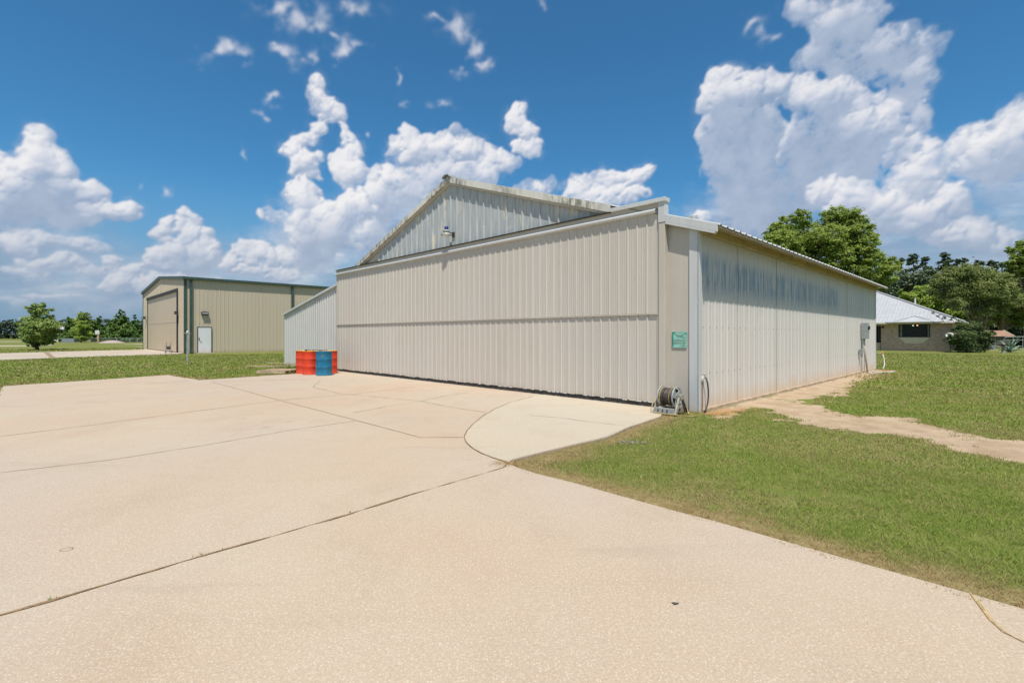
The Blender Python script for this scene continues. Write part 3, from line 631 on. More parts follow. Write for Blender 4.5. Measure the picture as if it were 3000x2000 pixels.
# walls
hb(panel(MB(), 'y', .0, 15.3, 0, -1, .305, .075, .03, .03, 3.75, lambda s: roof_z(s)-.05, 0, .1), 'gable_wall', M_GABLE, fix=False)
hb(panel(MB(), 'y', 15.12, 21.3, 0, -1, .2286, .07, .026, .028, -.02, lambda s: roof_z(s)-.04, 0, 15.2), 'lean_to_wall', M_LEAN, fix=False)
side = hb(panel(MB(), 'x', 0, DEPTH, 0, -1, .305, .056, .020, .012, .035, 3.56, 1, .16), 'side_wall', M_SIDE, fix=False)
for zz in (1.05, 2.05): pass
sc = MB(); rr = random.Random(2)
for zz in (.72, 1.62, 2.5):
    for k in range(56):
        xk = .16+.305*k+rr.uniform(-.006, .006)
        if rr.random() < .75 and xk < DEPTH-.1: sc.box(xk+.045, xk+.059, -.012, .004, zz-.007, zz+.007)
sc.build('screws', simple('screw_head', (.30, .26, .22), .6, .2, 30), side)['kind'] = 'stuff'
hb(MB().hexa([(-.004, .05, -.02), (.05, .05, -.02), (.05, .70, -.02), (-.004, .70, -.02)], [(-.004, .05, roof_z(.05)-.02), (.05, .05, roof_z(.05)-.02), (.05, .70, roof_z(.7)-.02), (-.004, .70, roof_z(.7)-.02)]), 'flat_panel', M_FLAT)
bw = MB(); bw.add([(DEPTH, 0, -.02), (DEPTH, 21.3, -.02), (DEPTH, 21.3, roof_z(21.3)-.03), (DEPTH, 15.3, roof_z(15.3)-.03), (DEPTH, RIDGE_S, roof_z(RIDGE_S)-.03), (DEPTH, 0, roof_z(0)-.05)], [(0, 1, 2, 3, 4, 5)])
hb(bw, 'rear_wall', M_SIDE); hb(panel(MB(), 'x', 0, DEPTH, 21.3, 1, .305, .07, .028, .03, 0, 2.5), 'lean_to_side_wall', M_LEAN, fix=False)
# sill plate and footing under the side wall
hb(MB().box(.0, DEPTH, -.045, .02, -.03, .035), 'sill_plate', M_WOODP); hb(MB().box(-.02, DEPTH+.02, -.06, .1, -.14, -.008), 'footing', M_STONE)
# trims
hb(MB().box(-.040, .0, -.035, .157, -.01, 3.55).box(-.040, .085, -.042, -.0, -.01, 3.47), 'corner_trim', M_TRIMW, bevel=.006)
hb(MB().box(DEPTH-.07, DEPTH+.03, -.04, .06, .0, 3.45), 'corner_trim', M_TRIMW, bevel=.005)
hb(MB().box(-.02, .02, 21.22, 21.33, 0, 2.46), 'corner_trim', M_TRIMW)
hb(MB().box(-.145, 0, .610, .745, 0, 3.70), 'door_jamb', M_TRIMB, bevel=.01)
hb(MB().box(-.155, .0, .605, .750, 3.70, 4.115), 'jamb_cap', M_TRIMW, bevel=.008)
def slope_box(mb, s0, s1, x0, x1, top, bot):
    mb.hexa([(x0, s0, roof_z(s0)+bot), (x1, s0, roof_z(s0)+bot), (x1, s1, roof_z(s1)+bot), (x0, s1, roof_z(s1)+bot)], [(x0, s0, roof_z(s0)+top), (x1, s0, roof_z(s0)+top), (x1, s1, roof_z(s1)+top), (x0, s1, roof_z(s1)+top)])
fas = MB(); slope_box(fas, EAVE_S, .60, -.15, -.11, .015, -.125); slope_box(fas, EAVE_S, .60, -.15, .0, .022, .012)
fas.hexa([(-.15, EAVE_S+.06, roof_z(EAVE_S)-.15), (-.07, EAVE_S+.06, roof_z(EAVE_S)-.15), (-.07, .60, roof_z(.60)-.165), (-.15, .60, roof_z(.60)-.165)], [(-.15, EAVE_S+.02, roof_z(EAVE_S)-.12), (-.07, EAVE_S+.02, roof_z(EAVE_S)-.12), (-.07, .60, roof_z(.60)-.125), (-.15, .60, roof_z(.60)-.125)])
hb(fas, 'corner_fascia', M_TRIMW, bevel=.004)
rk = MB()
slope_box(rk, 1.9, RIDGE_S, -.13, -.02, .03, -.14); slope_box(rk, RIDGE_S, 13.6, -.13, -.02, .03, -.14); hb(rk, 'rake_trim', M_RAKE)
rk = MB(); slope_box(rk, 1.9, RIDGE_S, -.085, -.0, -.142, -.20); slope_box(rk, RIDGE_S, 13.4, -.085, -.0, -.142, -.20); hb(rk, 'rake_strip', M_TRIMB)
rk = MB(); slope_box(rk, 15.1, 21.42, -.09, .02, .02, -.075); hb(rk, 'lean_to_trim', M_TRIMW)
# roof: ribbed sheet, its ends show along the eave
rf = MB(); o = 0; xs = [-.13]; x = .0
prof = []
while x < DEPTH+.15: prof += [(x-.045, 0), (x-.018, .032), (x+.018, .032), (x+.045, 0)]; x += .305
prof = [(-.13, 0)]+[p for p in prof if p[0] > -.12 and p[0] < DEPTH+.2]+[(DEPTH+.22, 0)]
for t_ in (0, -.012):
    o = len(rf.v)
    for (x, h) in prof:
        rf.v += [(x, EAVE_S-.01, roof_z(EAVE_S)+.01+h+t_), (x, RIDGE_S, roof_z(RIDGE_S)+.01+h+t_)]
    rf.f += [(o+2*i, o+2*i+1, o+2*i+3, o+2*i+2) for i in range(len(prof)-1)]
n = len(prof)
rf.f += [(2*i, 2*i+2, 2*n+2*i+2, 2*n+2*i) for i in range(n-1)]
rf.add([(-.02, RIDGE_S, roof_z(RIDGE_S)+.01), (DEPTH+.2, RIDGE_S, roof_z(RIDGE_S)+.01), (DEPTH+.2, 15.3, roof_z(15.3)+.01), (-.02, 15.3, roof_z(15.3)+.01), (DEPTH+.2, 21.42, roof_z(21.42)), (-.05, 21.42, roof_z(21.42))], [(0, 1, 2, 3), (3, 2, 4, 5)])
roof = hb(rf, 'roof', M_ROOFM, fix=False)
sf = MB(); sf.hexa([(-.10, EAVE_S+.02, roof_z(EAVE_S)-.035), (DEPTH+.15, EAVE_S+.02, roof_z(EAVE_S)-.035), (DEPTH+.15, .0, roof_z(0)-.05), (-.10, .0, roof_z(0)-.05)], [(-.10, EAVE_S+.02, roof_z(EAVE_S)-.008), (DEPTH+.15, EAVE_S+.02, roof_z(EAVE_S)-.008), (DEPTH+.15, .0, roof_z(0)-.012), (-.10, .0, roof_z(0)-.012)])
sf.box(-.02, DEPTH+.02, -.10, -.036, 3.40, 3.545)
soff = hb(sf, 'soffit', M_SOFFIT)
dv = MB()
for k in range(1, 8): dv.box(k*2.25-.012, k*2.25+.012, EAVE_S+.03, -.101, roof_z(EAVE_S)-.05, roof_z(EAVE_S)-.036)
for x in (1.9, 4.4, 6.9, 9.4, 11.9, 14.4): dv.box(x-.003, x+.003, -.021, -.0165, .04, 3.41)
dv.build('seam', simple('seam_brown', (.30, .27, .22), .8, .2, 20), soff)  # dark brown bars marking the soffit and wall sheet joints
eb = MB(); eb.box(-.10, DEPTH+.15, EAVE_S-.002, EAVE_S+.02, roof_z(EAVE_S)-.05, roof_z(EAVE_S)-.004); hb(eb, 'eave_strip', simple('eave_olive', (.20, .165, .09), .7, .2, 5))
rc = MB()
for i in range(6):
    a0, a1 = math.pi*i/6, math.pi*(i+1)/6; f = lambda a: (RIDGE_S+.17*math.cos(a), 6.19+.085*math.sin(a)+.0)
    (y0, z0), (y1, z1) = f(a0), f(a1); rc.hexa([(-.20, y0, z0), (DEPTH, y0, z0), (DEPTH, y1, z1), (-.20, y1, z1)], [(-.20, y0, z0+.015), (DEPTH, y0, z0+.015), (DEPTH, y1, z1+.015), (-.20, y1, z1+.015)])
hb(rc, 'ridge_cap', M_GREYP)
# door
door = hb(panel(MB(), 'y', .757, 15.26, -.085, -1, .2286, .062, .022, .019, .105, 1.885, 3, .80), 'folding_door', M_DOOR, fix=False)
panel_up = panel(MB(), 'y', .757, 15.26, -.10, -1, .2286, .062, .022, .019, 1.905, 3.93, 3, .80).build('upper_leaf', M_DOOR, door, fix=False)
MB().box(-.122, -.07, .757, 15.26, 1.876, 1.90).build('seam_strip', M_TRIMB, door, bevel=.003)
sc = MB()
for zz in (.62, 1.22, 2.62, 3.2):
    for k in range(63):
        yk = .80+.2286*k+.045; xo = -.10 if zz > 1.9 else -.085
        if rr.random() < .5: sc.box(xo-.006, xo+.004, yk, yk+.010, zz-.006+rr.uniform(-.01, .01), zz+.006)
sc.build('screws', simple('screw_beige', (.38, .34, .28), .6, .1, 30), door)['kind'] = 'stuff'
MB().box(-.105, -.055, .757, .80, .10, 3.93).box(-.105, -.055, 15.20, 15.27, .10, 3.93).build('edge_trim', M_TRIMB, door)
MB().box(-.066, -.02, .76, 15.26, .0, .10).build('rubber_skirt', M_DARK, door)
sl = MB(); y = .85
while y < 15.1:                            # torn white seal along the bottom edge
    w = rr.uniform(.06, .20); h = rr.uniform(.008, .022)
    if rr.random() < .6: sl.add([(-.10, y, .108), (-.10, y+w, .108), (-.112, y+w*.95, .108-h*rr.uniform(.5, 1)), (-.112, y+w*.1, .108-h)], [(0, 1, 2, 3)])
    y += w+rr.uniform(.0, .05)
sl.build('bottom_seal', M_SEAL, door, fix=False)
hd = MB()
for i in range(5):                         # rounded top rail of the door
    a0, a1 = math.pi*(.5+i/5), math.pi*(.5+(i+1)/5)
    p0 = (-.125+.06*math.cos(a0), 3.955+.045*math.sin(a0)); p1 = (-.125+.06*math.cos(a1), 3.955+.045*math.sin(a1))
    hd.add([(p0[0], .80, p0[1]), (p0[0], 15.28, p0[1]), (p1[0], 15.28, p1[1]), (p1[0], .80, p1[1])], [(0, 1, 2, 3)])
hd.box(-.125, -.05, .80, 15.28, 3.91, 4.0); hb(hd, 'door_top_rail', M_TRIMW)
hb(MB().box(-.115, .0, .76, 15.28, 4.0, 4.105), 'header', M_TRIMB)
hb(MB().box(-.175, .01, 1.86, 15.24, 4.107, 4.122), 'header_edge', M_BROWN)
hb(MB().box(-.185, .02, .585, 1.86, 4.105, 4.19), 'header_flashing', M_TRIMW, bevel=.006)
# lamp on the gable
lamp = empty('barn_light', loc(H0, -.24, 7.62, 4.50), ROT, 'grey dome barn light with blue cap on a bracket high on the gable', 'lamp')
MB().lathe([(.055, .10), (.06, .14), (.055, .20), (.02, .21)], 16).build('sensor_cap', M_BLUEC, lamp, smooth=True)
MB().lathe([(.075, .0), (.10, .02), (.105, .07), (.085, .10), (.05, .105)], 20).build('ballast_housing', M_GREYP, lamp, smooth=True)
MB().lathe([(.08, .01), (.12, -.01), (.165, -.04), (.17, -.06), (.155, -.058), (.10, -.02)], 24).build('shade', M_STEEL, lamp, smooth=True)
MB().lathe([(.03, -.01), (.135, -.045), (.12, -.075), (.03, -.08)], 20).build('lens', M_WHITE, lamp, smooth=True)
MB().tube([(.07, 0, .03), (.15, -.03, .03), (.20, -.05, 0), (.23, -.06, -.03)], .016).box(.205, .225, -.11, -.01, -.10, .05).build('bracket', M_BROWN, lamp)
# plaque
sg = empty('plaque', loc(H0, -.012, .366, 1.37), ROT, 'faded teal square plaque with aircraft outline on the flat panel beside the door', 'sign')
mb = MB(); r_ = .02; pts = []
for (cy, cz, a0) in ((.135, .134, 0), (-.135, .134, 90), (-.135, -.134, 180), (.135, -.134, 270)):
    for k in range(4): a = R(a0+k*30); pts.append((cy+r_*math.cos(a) if True else 0, cz+r_*math.sin(a)))
mb.add([(-.0, y, z) for y, z in pts]+[(-.012, y, z) for y, z in pts], [tuple(range(16)), tuple(range(16, 32))[::-1]]+[(i, (i+1) % 16, 16+(i+1) % 16, 16+i) for i in range(16)])
mb.build('plate', M_TEAL, sg)
MB().box(-.0145, -.0122, .125, .150, -.13, .13).box(-.0145, -.0122, .09, .15, .125, .150).box(-.0145, -.0122, -.15, -.125, .105, .145).build('dark_edge', M_TEALD, sg)
ms = MB()
ms.add([(-.0150, .10, .118), (-.0150, .03, .088), (-.0150, -.04, .082), (-.0150, -.11, .120), (-.0150, -.095, .095), (-.0150, -.04, .064), (-.0150, .03, .068), (-.0150, .09, .098)], [(0, 1, 2, 3, 4, 5, 6, 7)])
ms.add([(-.0150, .065, .060), (-.0150, -.02, .058), (-.0150, -.12, .030), (-.0150, -.12, .042), (-.0150, -.02, .066), (-.0150, .065, .040)], [(0, 1, 2, 3, 4)])
rr = random.Random(9)
for (z, y0, y1, h) in ((-.028, .12, -.12, .028), (-.078, .12, -.12, .030), (-.126, -.06, -.11, .02)):
    y = y0
    while y > y1:
        w = rr.uniform(.012, .022); ms.box(-.0150, -.0122, y-w, y, z, z+h); y -= w+(.006 if rr.random() < .8 else .02)
ms.build('faded_marks', M_SIGNB, sg)

# ------------------------------------------------------------------ THINGS BY THE HANGAR
def sloc(r, s, z=0): return loc(H0, r, s, z)
# hose reel
rx_, ry_ = G(1958, 1214)
reel = empty('hose_reel', (rx_+.10, ry_+.22, 0), ROT, 'grey plastic garden hose reel wound with dark hose standing by the near hangar corner', 'hose reel')
for (sy, mt) in ((-.215, M_TANP), (.215, M_TANP)):
    f = MB(); t = .035 if sy < 0 else .028
    f.beam((-.21, sy, .0), (-.035, sy, .33), .055, t, (0, 1, 0)).beam((.21, sy, .0), (.035, sy, .33), .055, t, (0, 1, 0))
    f.box(-.075, .075, sy-t/2, sy+t/2, .27, .36).beam((-.15, sy, .13), (.15, sy, .13), .04, t*.8, (0, 1, 0)).lathe([(.05, -t*.7), (.05, t*.7)], 16, Matrix.Translation((0, sy, .30)) @ Matrix.Rotation(R(90), 4, 'X'))
    f.build('side_frame', mt, reel, bevel=.006)
b = MB().box(-.235, -.205, -.20, .21, .01, .115).build('front_bar', M_LGREY, reel, bevel=.006)
sl = MB()
for y in (-.06, .03, .12): sl.box(-.2385, -.234, y-.008, y+.008, .025, .055).box(-.2385, -.234, y-.020, y+.008, .052, .085)
sl.build('slot', M_DARK, b)
MB().box(.205, .235, -.20, .21, .01, .09).build('rear_bar', M_TANP, reel, bevel=.006)
drum = None
for y in (-.14, .155):
    Mx = Matrix.Translation((0, y, .30)) @ Matrix.Rotation(R(90), 4, 'X')
    f = MB().lathe([(.175, -.010), (.195, -.012), (.20, 0), (.195, .012), (.175, .010), (.175, -.010)], 36, Mx, caps=False)
    for k in range(3):
        a = k*2.094+.5; ca, sa = math.cos(a), math.sin(a); w0, w1 = .055, .075
        q = lambda r, w, yy: Vector((ca*r-sa*w, yy, .30+sa*r+ca*w))
        f.hexa([q(.03, -w0, y-.006), q(.185, -w1, y-.006), q(.185, w1, y-.006), q(.03, w0, y-.006)], [q(.03, -w0, y+.006), q(.185, -w1, y+.006), q(.185, w1, y+.006), q(.03, w0, y+.006)])
    f.lathe([(.07, -.014), (.07, .014)], 20, Mx); f.build('flange', M_LGREY, reel)
hs = MB(); rr = random.Random(4)
for i in range(11):
    y = -.118+i*.025; rad = .150+rr.uniform(-.012, .010)
    Mx = Matrix.Translation((0, y, .30)) @ Matrix.Rotation(R(90+rr.uniform(-2.5, 2.5)), 4, 'X')
    hs.lathe([(rad+.014*math.cos(a*math.pi/4), .014*math.sin(a*math.pi/4)) for a in range(9)], 32, Mx, caps=False)
hs.lathe([(.14, -.12), (.14, .12)], 24, Matrix.Translation((0, .01, .30)) @ Matrix.Rotation(R(90), 4, 'X')); hs.build('wound_hose', M_HOSE, reel, smooth=True)
hy = MB()
for (y, rad) in ((.128, .168), (-.05, .158)): hy.lathe([(rad+.010*math.cos(a*math.pi/4), .010*math.sin(a*math.pi/4)) for a in range(9)], 32, Matrix.Translation((0, y, .30)) @ Matrix.Rotation(R(91), 4, 'X'), caps=False)
hy.tube([(-.02, .22, .30), (-.16, .26, .18), (-.26, .25, .06), (-.28, .15, .015), (-.27, 0, .012), (-.26, -.15, .012), (-.22, -.28, .012)], .010)
hy.tube([(0, -.235, .30), (.09, -.26, .16), (.11, -.30, .05), (.02, -.36, .015), (-.06, -.48, .015), (-.13, -.56, .02), (-.22, -.52, .02), (-.28, -.40, .018)], .011)
hy.build('loose_hose', M_HOSEY, reel, smooth=True)
MB().tube([(.02, -.24, .30), (.05, -.27, .16), (.12, -.28, .03)], .018).build('inlet_pipe', M_RUBBER, reel, smooth=True)
# near tap
tp = empty('garden_tap', sloc(.07, -.055), ROT, 'outdoor water tap on a rusty standpipe at the near hangar corner', 'tap')
MB().tube([(0, 0, -.02), (0, 0, .60)], .013).build('standpipe', simple('rusty_pipe', (.30, .20, .13), .7, .3, 12), tp)
MB().tube([(0, 0, .54), (0, 0, .63), (.02, 0, .66), (.07, 0, .66)], .021).build('elbow', M_PVC, tp, smooth=True)
MB().tube([(.07, 0, .66), (.12, -.005, .655), (.14, -.01, .62)], .018).tube([(.10, 0, .66), (.10, 0, .71)], .009).lathe([(.03, .70), (.033, .71), (.02, .715)], 12, Matrix.Translation((.10, 0, 0))).build('valve', M_STEEL, tp, smooth=True)
o = MB().tube([(.14, -.015, .62), (.165, -.03, .52), (.17, -.04, .40), (.15, -.05, .28), (.10, -.06, .16), (.03, -.065, .06), (-.06, -.06, .0)], .015, 10).build('black_hose', M_RUBBER, None, smooth=True)
o.location = tp.location; o.rotation_euler = (0, 0, ROT); tag(o, 'short black rubber hose curving down from the tap at the hangar corner', 'hose')
# electric meter and boxes
em = empty('electric_meter', sloc(14.15, -.03, 1.33), ROT, 'tall grey electric meter box with a round meter on the long side wall', 'meter')
MB().box(0, .30, -.21, -.0, 0, .62).build('cabinet', M_GREYP, em, bevel=.01)
MB().box(.04, .30, -.216, -.211, .02, .30).build('cover', M_LGREY, em); MB().lathe([(.085, 0), (.085, .03), (.06, .05), (.01, .055)], 20, Matrix.Translation((.17, -.21, .43)) @ Matrix.Rotation(R(90), 4, 'X')).build('meter_glass', M_PANE, em, smooth=True)
cd = MB().tube([(.10, -.08, .0), (.13, -.10, -.5), (.30, -.16, -1.35)], .034, 12).build('conduit', M_PVC, em, smooth=True)
MB().tube([(.26, -.09, .0), (.26, -.07, -.30), (.31, -.05, -1.3)], .010).build('ground_wire', M_STEEL, em)
jb = empty('junction_box', sloc(13.80, -.03, .72), ROT, 'small grey junction box low on the side wall below the meter', 'junction box')
MB().box(0, .17, -.11, 0, 0, .22).build('housing', M_GREYP, jb, bevel=.01); MB().tube([(.05, -.05, 0), (.05, -.05, -.30), (.08, -.05, -.74)], .014).build('conduit', M_PVC, jb)
t2 = empty('garden_tap', sloc(17.22, -.25), ROT, 'outdoor tap with orange handle at the far corner of the hangar', 'tap')
MB().tube([(-.10, .22, .0), (-.10, .22, .70), (0, 0, .70)], .016).build('standpipe', M_PVC, t2); MB().lathe([(.04, 0), (.05, .02), (.03, .05)], 10, Matrix.Translation((0, 0, .69))).build('handle', simple('orange_handle', (.70, .27, .03), .5), t2)
hz = MB(); cx, cy = G(2585, 1090)
hz.tube([sloc(17.22, -.25, .68), sloc(17.25, -.30, .45), sloc(17.2, -.32, .18), sloc(17.0, -.30, .02)], .022)
def coil(mb, pts, z=.015): mb.tube([(*G(u, v), z) for u, v in pts], .013, 6)
coil(hz, [(2567, 1082), (2556, 1086), (2562, 1090), (2590, 1092), (2612, 1088), (2624, 1086), (2620, 1089), (2605, 1092), (2575, 1090), (2550, 1088), (2540, 1090), (2555, 1095), (2572, 1096), (2590, 1091)]); 
o = hz.build('garden_hose', M_WHOSE, None, smooth=True); tag(o, 'pale garden hose lying in loose loops at the far hangar corner', 'hose')

# ------------------------------------------------------------------ DRUMS AND PALLETS
def drum_prof():
    p = [(.02, .0), (.270, .0), (.285, .004), (.290, .012), (.285, .022)]
    for zc in (.30, .585): p += [(.283, zc-.03), (.292, zc-.008), (.292, zc+.008), (.283, zc+.03)]
    return p+[(.285, .858), (.290, .868), (.290, .878), (.283, .88), (.278, .872), (.282, .874)]
def make_drum(x, y, body, lid, label, rz):
    d = empty('oil_drum', (x, y, 0), rz, label, 'drum', 'steel drums standing at the end of the hangar door')
    MB().lathe(drum_prof(), 40, caps=False).build('body', body, d, smooth=True)
    MB().lathe([(.282, .870), (.281, .877), (.01, .877)], 40).build('lid', lid, d)
    MB().lathe([(.03, .876), (.03, .90), (.01, .905)], 10, Matrix.Translation((.17, 0, 0))).build('bung', M_DARK, d); return d
d1 = make_drum(-8.03, 18.98, M_RED, M_YEL, 'leftmost red steel drum, half hidden behind the front red one', .5)
d2 = make_drum(-7.56, 18.45, M_RED, M_YEL, 'front red steel drum standing left of the blue drum', 1.4)
d3 = make_drum(-7.04, 18.98, M_RED, M_YEL, 'red steel drum behind the blue one, nearest the hangar door', 2.6)
d4 = make_drum(-6.90, 18.05, M_BLUE, M_BLUE, 'blue steel drum in front of the red drums', 4.2)
tool = MB().tube([(-7.66, 18.30, .90), (-7.45, 18.60, .905), (-6.98, 18.62, .90)], .010).box(-7.70, -7.64, 18.26, 18.34, .88, .93).build('iron_bar', M_BROWN); tag(tool, 'thin rusty iron bar lying across the tops of the drums', 'bar')
pal = empty('wooden_pallet', (*G(820, 1091), -.0), R(-12), 'weathered wooden pallet lying on the grass left of the drums', 'pallet')
px0 = pal
for k, y in enumerate((-.5, 0, .5)): MB().box(-.62, .62, y-.04, y+.04, 0, .10).build('stringer', M_WOODP, pal)
for k in range(7): MB().box(-.6+k*.185, -.6+k*.185+.12, -.54, .54, .102, .122).build('deck_board', M_WOODP, pal)
for (a, b, z, lab) in ((G(722, 1081), G(862, 1084), .16, 'long grey plank lying across the pallet and reaching over the grass'), (G(781, 1073.5), G(868, 1077), .20, 'shorter plank slanting on top at the back of the wood pile'), (G(761, 1079), G(800, 1081), .10, 'short dark timber offcut at the left of the wood pile'), (G(800, 1084), G(872, 1080), .14, 'tan plank lying against the red drums')):
    o = MB().beam((a[0], a[1], z-.02), (b[0], b[1], z), .10, .035).build('loose_plank', M_WOODP); tag(o, lab, 'plank', 'loose planks by the pallet')
# ------------------------------------------------------------------ GREEN-TRIMMED HANGAR
GH_L, GH_W = 26.0, 20.6
def groof(s): return 6.20+min(s, GH_W-s)*.0833
gh = empty('green_trim_hangar', N0, ROT, 'tan metal hangar with dark green trim, large closed door and white side door', 'hangar')
panel(MB(), 'x', 0, GH_L, 0, -1, .305, .055, .02, .028, -.02, 6.15, 2, .1).build('side_wall', M_TAN, gh, fix=False)
gw = panel(MB(), 'y', 0, 2.55, 0, -1, .305, .055, .02, .02, -.02, lambda s: groof(s)-.04, 1, .2)
panel(gw, 'y', 17.85, GH_W, 0, -1, .305, .055, .02, .02, -.02, lambda s: groof(s)-.04, 1, .2)
for a in range(2): panel(gw, 'y', (2.55, 10.3)[a], (10.3, 17.85)[a], 0, -1, .305, .055, .02, .02, 5.5, lambda s: groof(s)-.04, 1, .2)
gw.build('gable_wall', M_TAN, gh, fix=False)
MB().add([(GH_L, 0, 0), (GH_L, GH_W, 0), (GH_L, GH_W, 6.1), (GH_L, 10.3, 7.0), (GH_L, 0, 6.1)], [(0, 1, 2, 3, 4)]).build('rear_wall', M_TAN, gh)
MB().box(0, GH_L, GH_W-.03, GH_W, 0, 6.1).build('far_wall', M_TAN, gh)
gr = MB()
for s0, s1 in ((-.12, 10.3), (10.3, GH_W+.12)):
    gr.hexa([(-.1, s0, groof(s0)+.02), (GH_L, s0, groof(s0)+.02), (GH_L, s1, groof(s1)+.02), (-.1, s1, groof(s1)+.02)], [(-.1, s0, groof(s0)+.08), (GH_L, s0, groof(s0)+.08), (GH_L, s1, groof(s1)+.08), (-.1, s1, groof(s1)+.08)])
gr.build('roof', M_GREEN, gh)
gt = MB()
for s0, s1 in ((-.16, 10.3), (10.3, GH_W+.16)):
    gt.hexa([(-.16, s0, groof(s0)-.16), (-.02, s0, groof(s0)-.16), (-.02, s1, groof(s1)-.16), (-.16, s1, groof(s1)-.16)], [(-.18, s0, groof(s0)+.10), (-.02, s0, groof(s0)+.10), (-.02, s1, groof(s1)+.10), (-.18, s1, groof(s1)+.10)])
gt.build('rake_trim', simple('trim_green_light', (.085, .115, .105), .5, .2, 4), gh)
MB().box(-.18, GH_L, -.26, -.02, 6.05, 6.27).build('gutter', M_GREEN, gh, bevel=.02)
MB().box(-.05, .02, -.05, .12, 0, 6.1).box(-.05, .14, -.06, .02, 0, 6.1).build('corner_trim', M_GREEN, gh); MB().box(-.04, .02, GH_W-.10, GH_W+.05, 0, 6.1).build('corner_trim', M_GREEN, gh)
for x in (.42, 8.55, 16.7, 24.8): MB().box(x-.09, x+.09, -.16, -.03, .05, 6.1).box(x-.09, x+.09, -.26, -.03, .02, .12).build('downspout', M_GREEN, gh)
dd = MB().box(.03, .06, 2.62, 17.8, .02, 5.28).build('hangar_door', M_TANDOOR, gh)
MB().box(.015, .029, 2.7, 17.7, 2.62, 2.66).build('seam', M_TAN, dd); MB().box(.01, .0299, 2.62, 17.8, .0, .05).build('bottom_rail', M_BROWN, dd)
MB().box(-.10, .06, 2.52, 17.9, 5.24, 5.48).build('door_header', M_BROWN, gh); MB().box(-.10, .06, 2.46, 2.66, 0, 5.24).build('door_track', M_BROWN, gh); MB().box(-.02, .06, 17.78, 17.86, 0, 5.24).build('door_track', M_BROWN, gh)
sd = MB().box(.93, 1.88, -.075, -.031, .04, 2.13).build('door', M_WDOOR, gh)
MB().box(.87, .93, -.085, -.0, 0, 2.19).box(1.88, 1.94, -.085, .0, 0, 2.19).box(.93, 1.88, -.085, 0, 2.13, 2.19).build('door_frame', M_GREEN, gh); MB().box(.97, 1.02, -.11, -.076, 1.05, 1.30).build('handle', M_DARK, sd); MB().box(1.08, 1.18, -.085, -.076, .86, 1.02).build('plate', M_STEEL, sd)
MB().box(.80, 2.0, -.55, -.04, -.03, .02).build('doorstep', M_CONC3, gh)
def wall_light(p, rz, w, label):
    e = empty('wall_light', p, rz, label, 'lamp', 'wall lights on the tan hangar')
    MB().hexa([(-w/2, -.22, .04), (w/2, -.22, .04), (w/2, 0, -.02), (-w/2, 0, -.02)], [(-w/2, -.20, .26), (w/2, -.20, .26), (w/2, 0, .26), (-w/2, 0, .26)]).box(-.015, .015, -.03, 0, .26, .34).build('housing', M_BROWN, e)
    MB().box(-w/2+.04, w/2-.04, -.235, -.219, .07, .20).build('lens', simple('lens_grey', (.33, .34, .33), .3, .1, 9), e)
wall_light(loc(N0, 1.41, -.03, 3.18), ROT, .50, 'dark box wall light above the white side door'); wall_light(loc(N0, -.10, 2.28, 3.25), ROT-math.pi/2, .45, 'dark wall light right of the large tan hangar door'); wall_light(loc(N0, -.10, 18.5, 3.25), ROT-math.pi/2, .45, 'dark wall light at the far left corner of the tan hangar')
# hose cart
hc = empty('hose_cart', loc(N0, -.75, 2.25), ROT-math.pi/2, 'small grey wheeled hose cart standing at the tan hangar door corner', 'hose cart')
for y in (-.16, .16):
    Mx = Matrix.Translation((-.02, y, .44)) @ Matrix.Rotation(R(90), 4, 'X'); f = MB().lathe([(.20, -.012), (.235, 0), (.20, .012), (.20, -.012)], 24, Mx, caps=False)
    for k in range(5): a = k*1.257; f.beam((-.02, y, .44), (-.02+.21*math.cos(a), y, .44+.21*math.sin(a)), .05, .02, (0, 1, 0))
    f.build('reel_flange', M_LGREY, hc)
    MB().beam((-.30, y, 0), (-.05, y, .5), .04, .03, (0, 1, 0)).beam((.2, y, .10), (.0, y, .5), .04, .03, (0, 1, 0)).beam((-.28, y, .08), (.26, y, .08), .04, .03, (0, 1, 0)).build('side_frame', M_LGREY, hc)
    w = MB().lathe([(.05, -.03), (.10, -.03), (.10, .03), (.05, .03)], 20, Matrix.Translation((.25, y*1.35, .10)) @ Matrix.Rotation(R(90), 4, 'X')).build('wheel', M_RUBBER, hc)
    MB().lathe([(.045, -.034), (.045, .034)], 14, Matrix.Translation((.25, y*1.35, .10)) @ Matrix.Rotation(R(90), 4, 'X')).build('rim', M_WHITE, w)
MB().lathe([(.14, -.14), (.15, 0), (.14, .14)], 18, Matrix.Translation((-.02, 0, .44)) @ Matrix.Rotation(R(90), 4, 'X')).build('wound_hose', M_HOSE, hc)
MB().tube([(.10, -.15, .55), (.28, -.15, .86), (.28, .15, .86), (.10, .15, .55)], .014).build('handle', M_BROWN, hc)
# post with a fitting
bx_, by_ = G(549, 1066)
po = empty('pipe_post', (bx_, by_, -.02), .4, 'thin pale metal post with a small cross bar and ball top standing on the lawn', 'post')
MB().tube([(0, 0, 0), (0, 0, 1.22)], .036, 12).tube([(0, 0, 1.20), (0, 0, 1.55)], .026, 12).tube([(0, 0, 1.25), (0, 0, 1.28)], .05, 12).build('pipe', M_STEEL, po)
MB().box(-.13, .13, -.05, .05, 1.58, 1.605).box(-.04, .04, -.03, .03, 1.52, 1.58).build('cross_plate', M_PVC, po); MB().lathe([(.02, 1.60), (.045, 1.62), (.055, 1.66), (.04, 1.70), (.01, 1.72)], 14).build('ball_cap', M_WHITE, po, smooth=True)

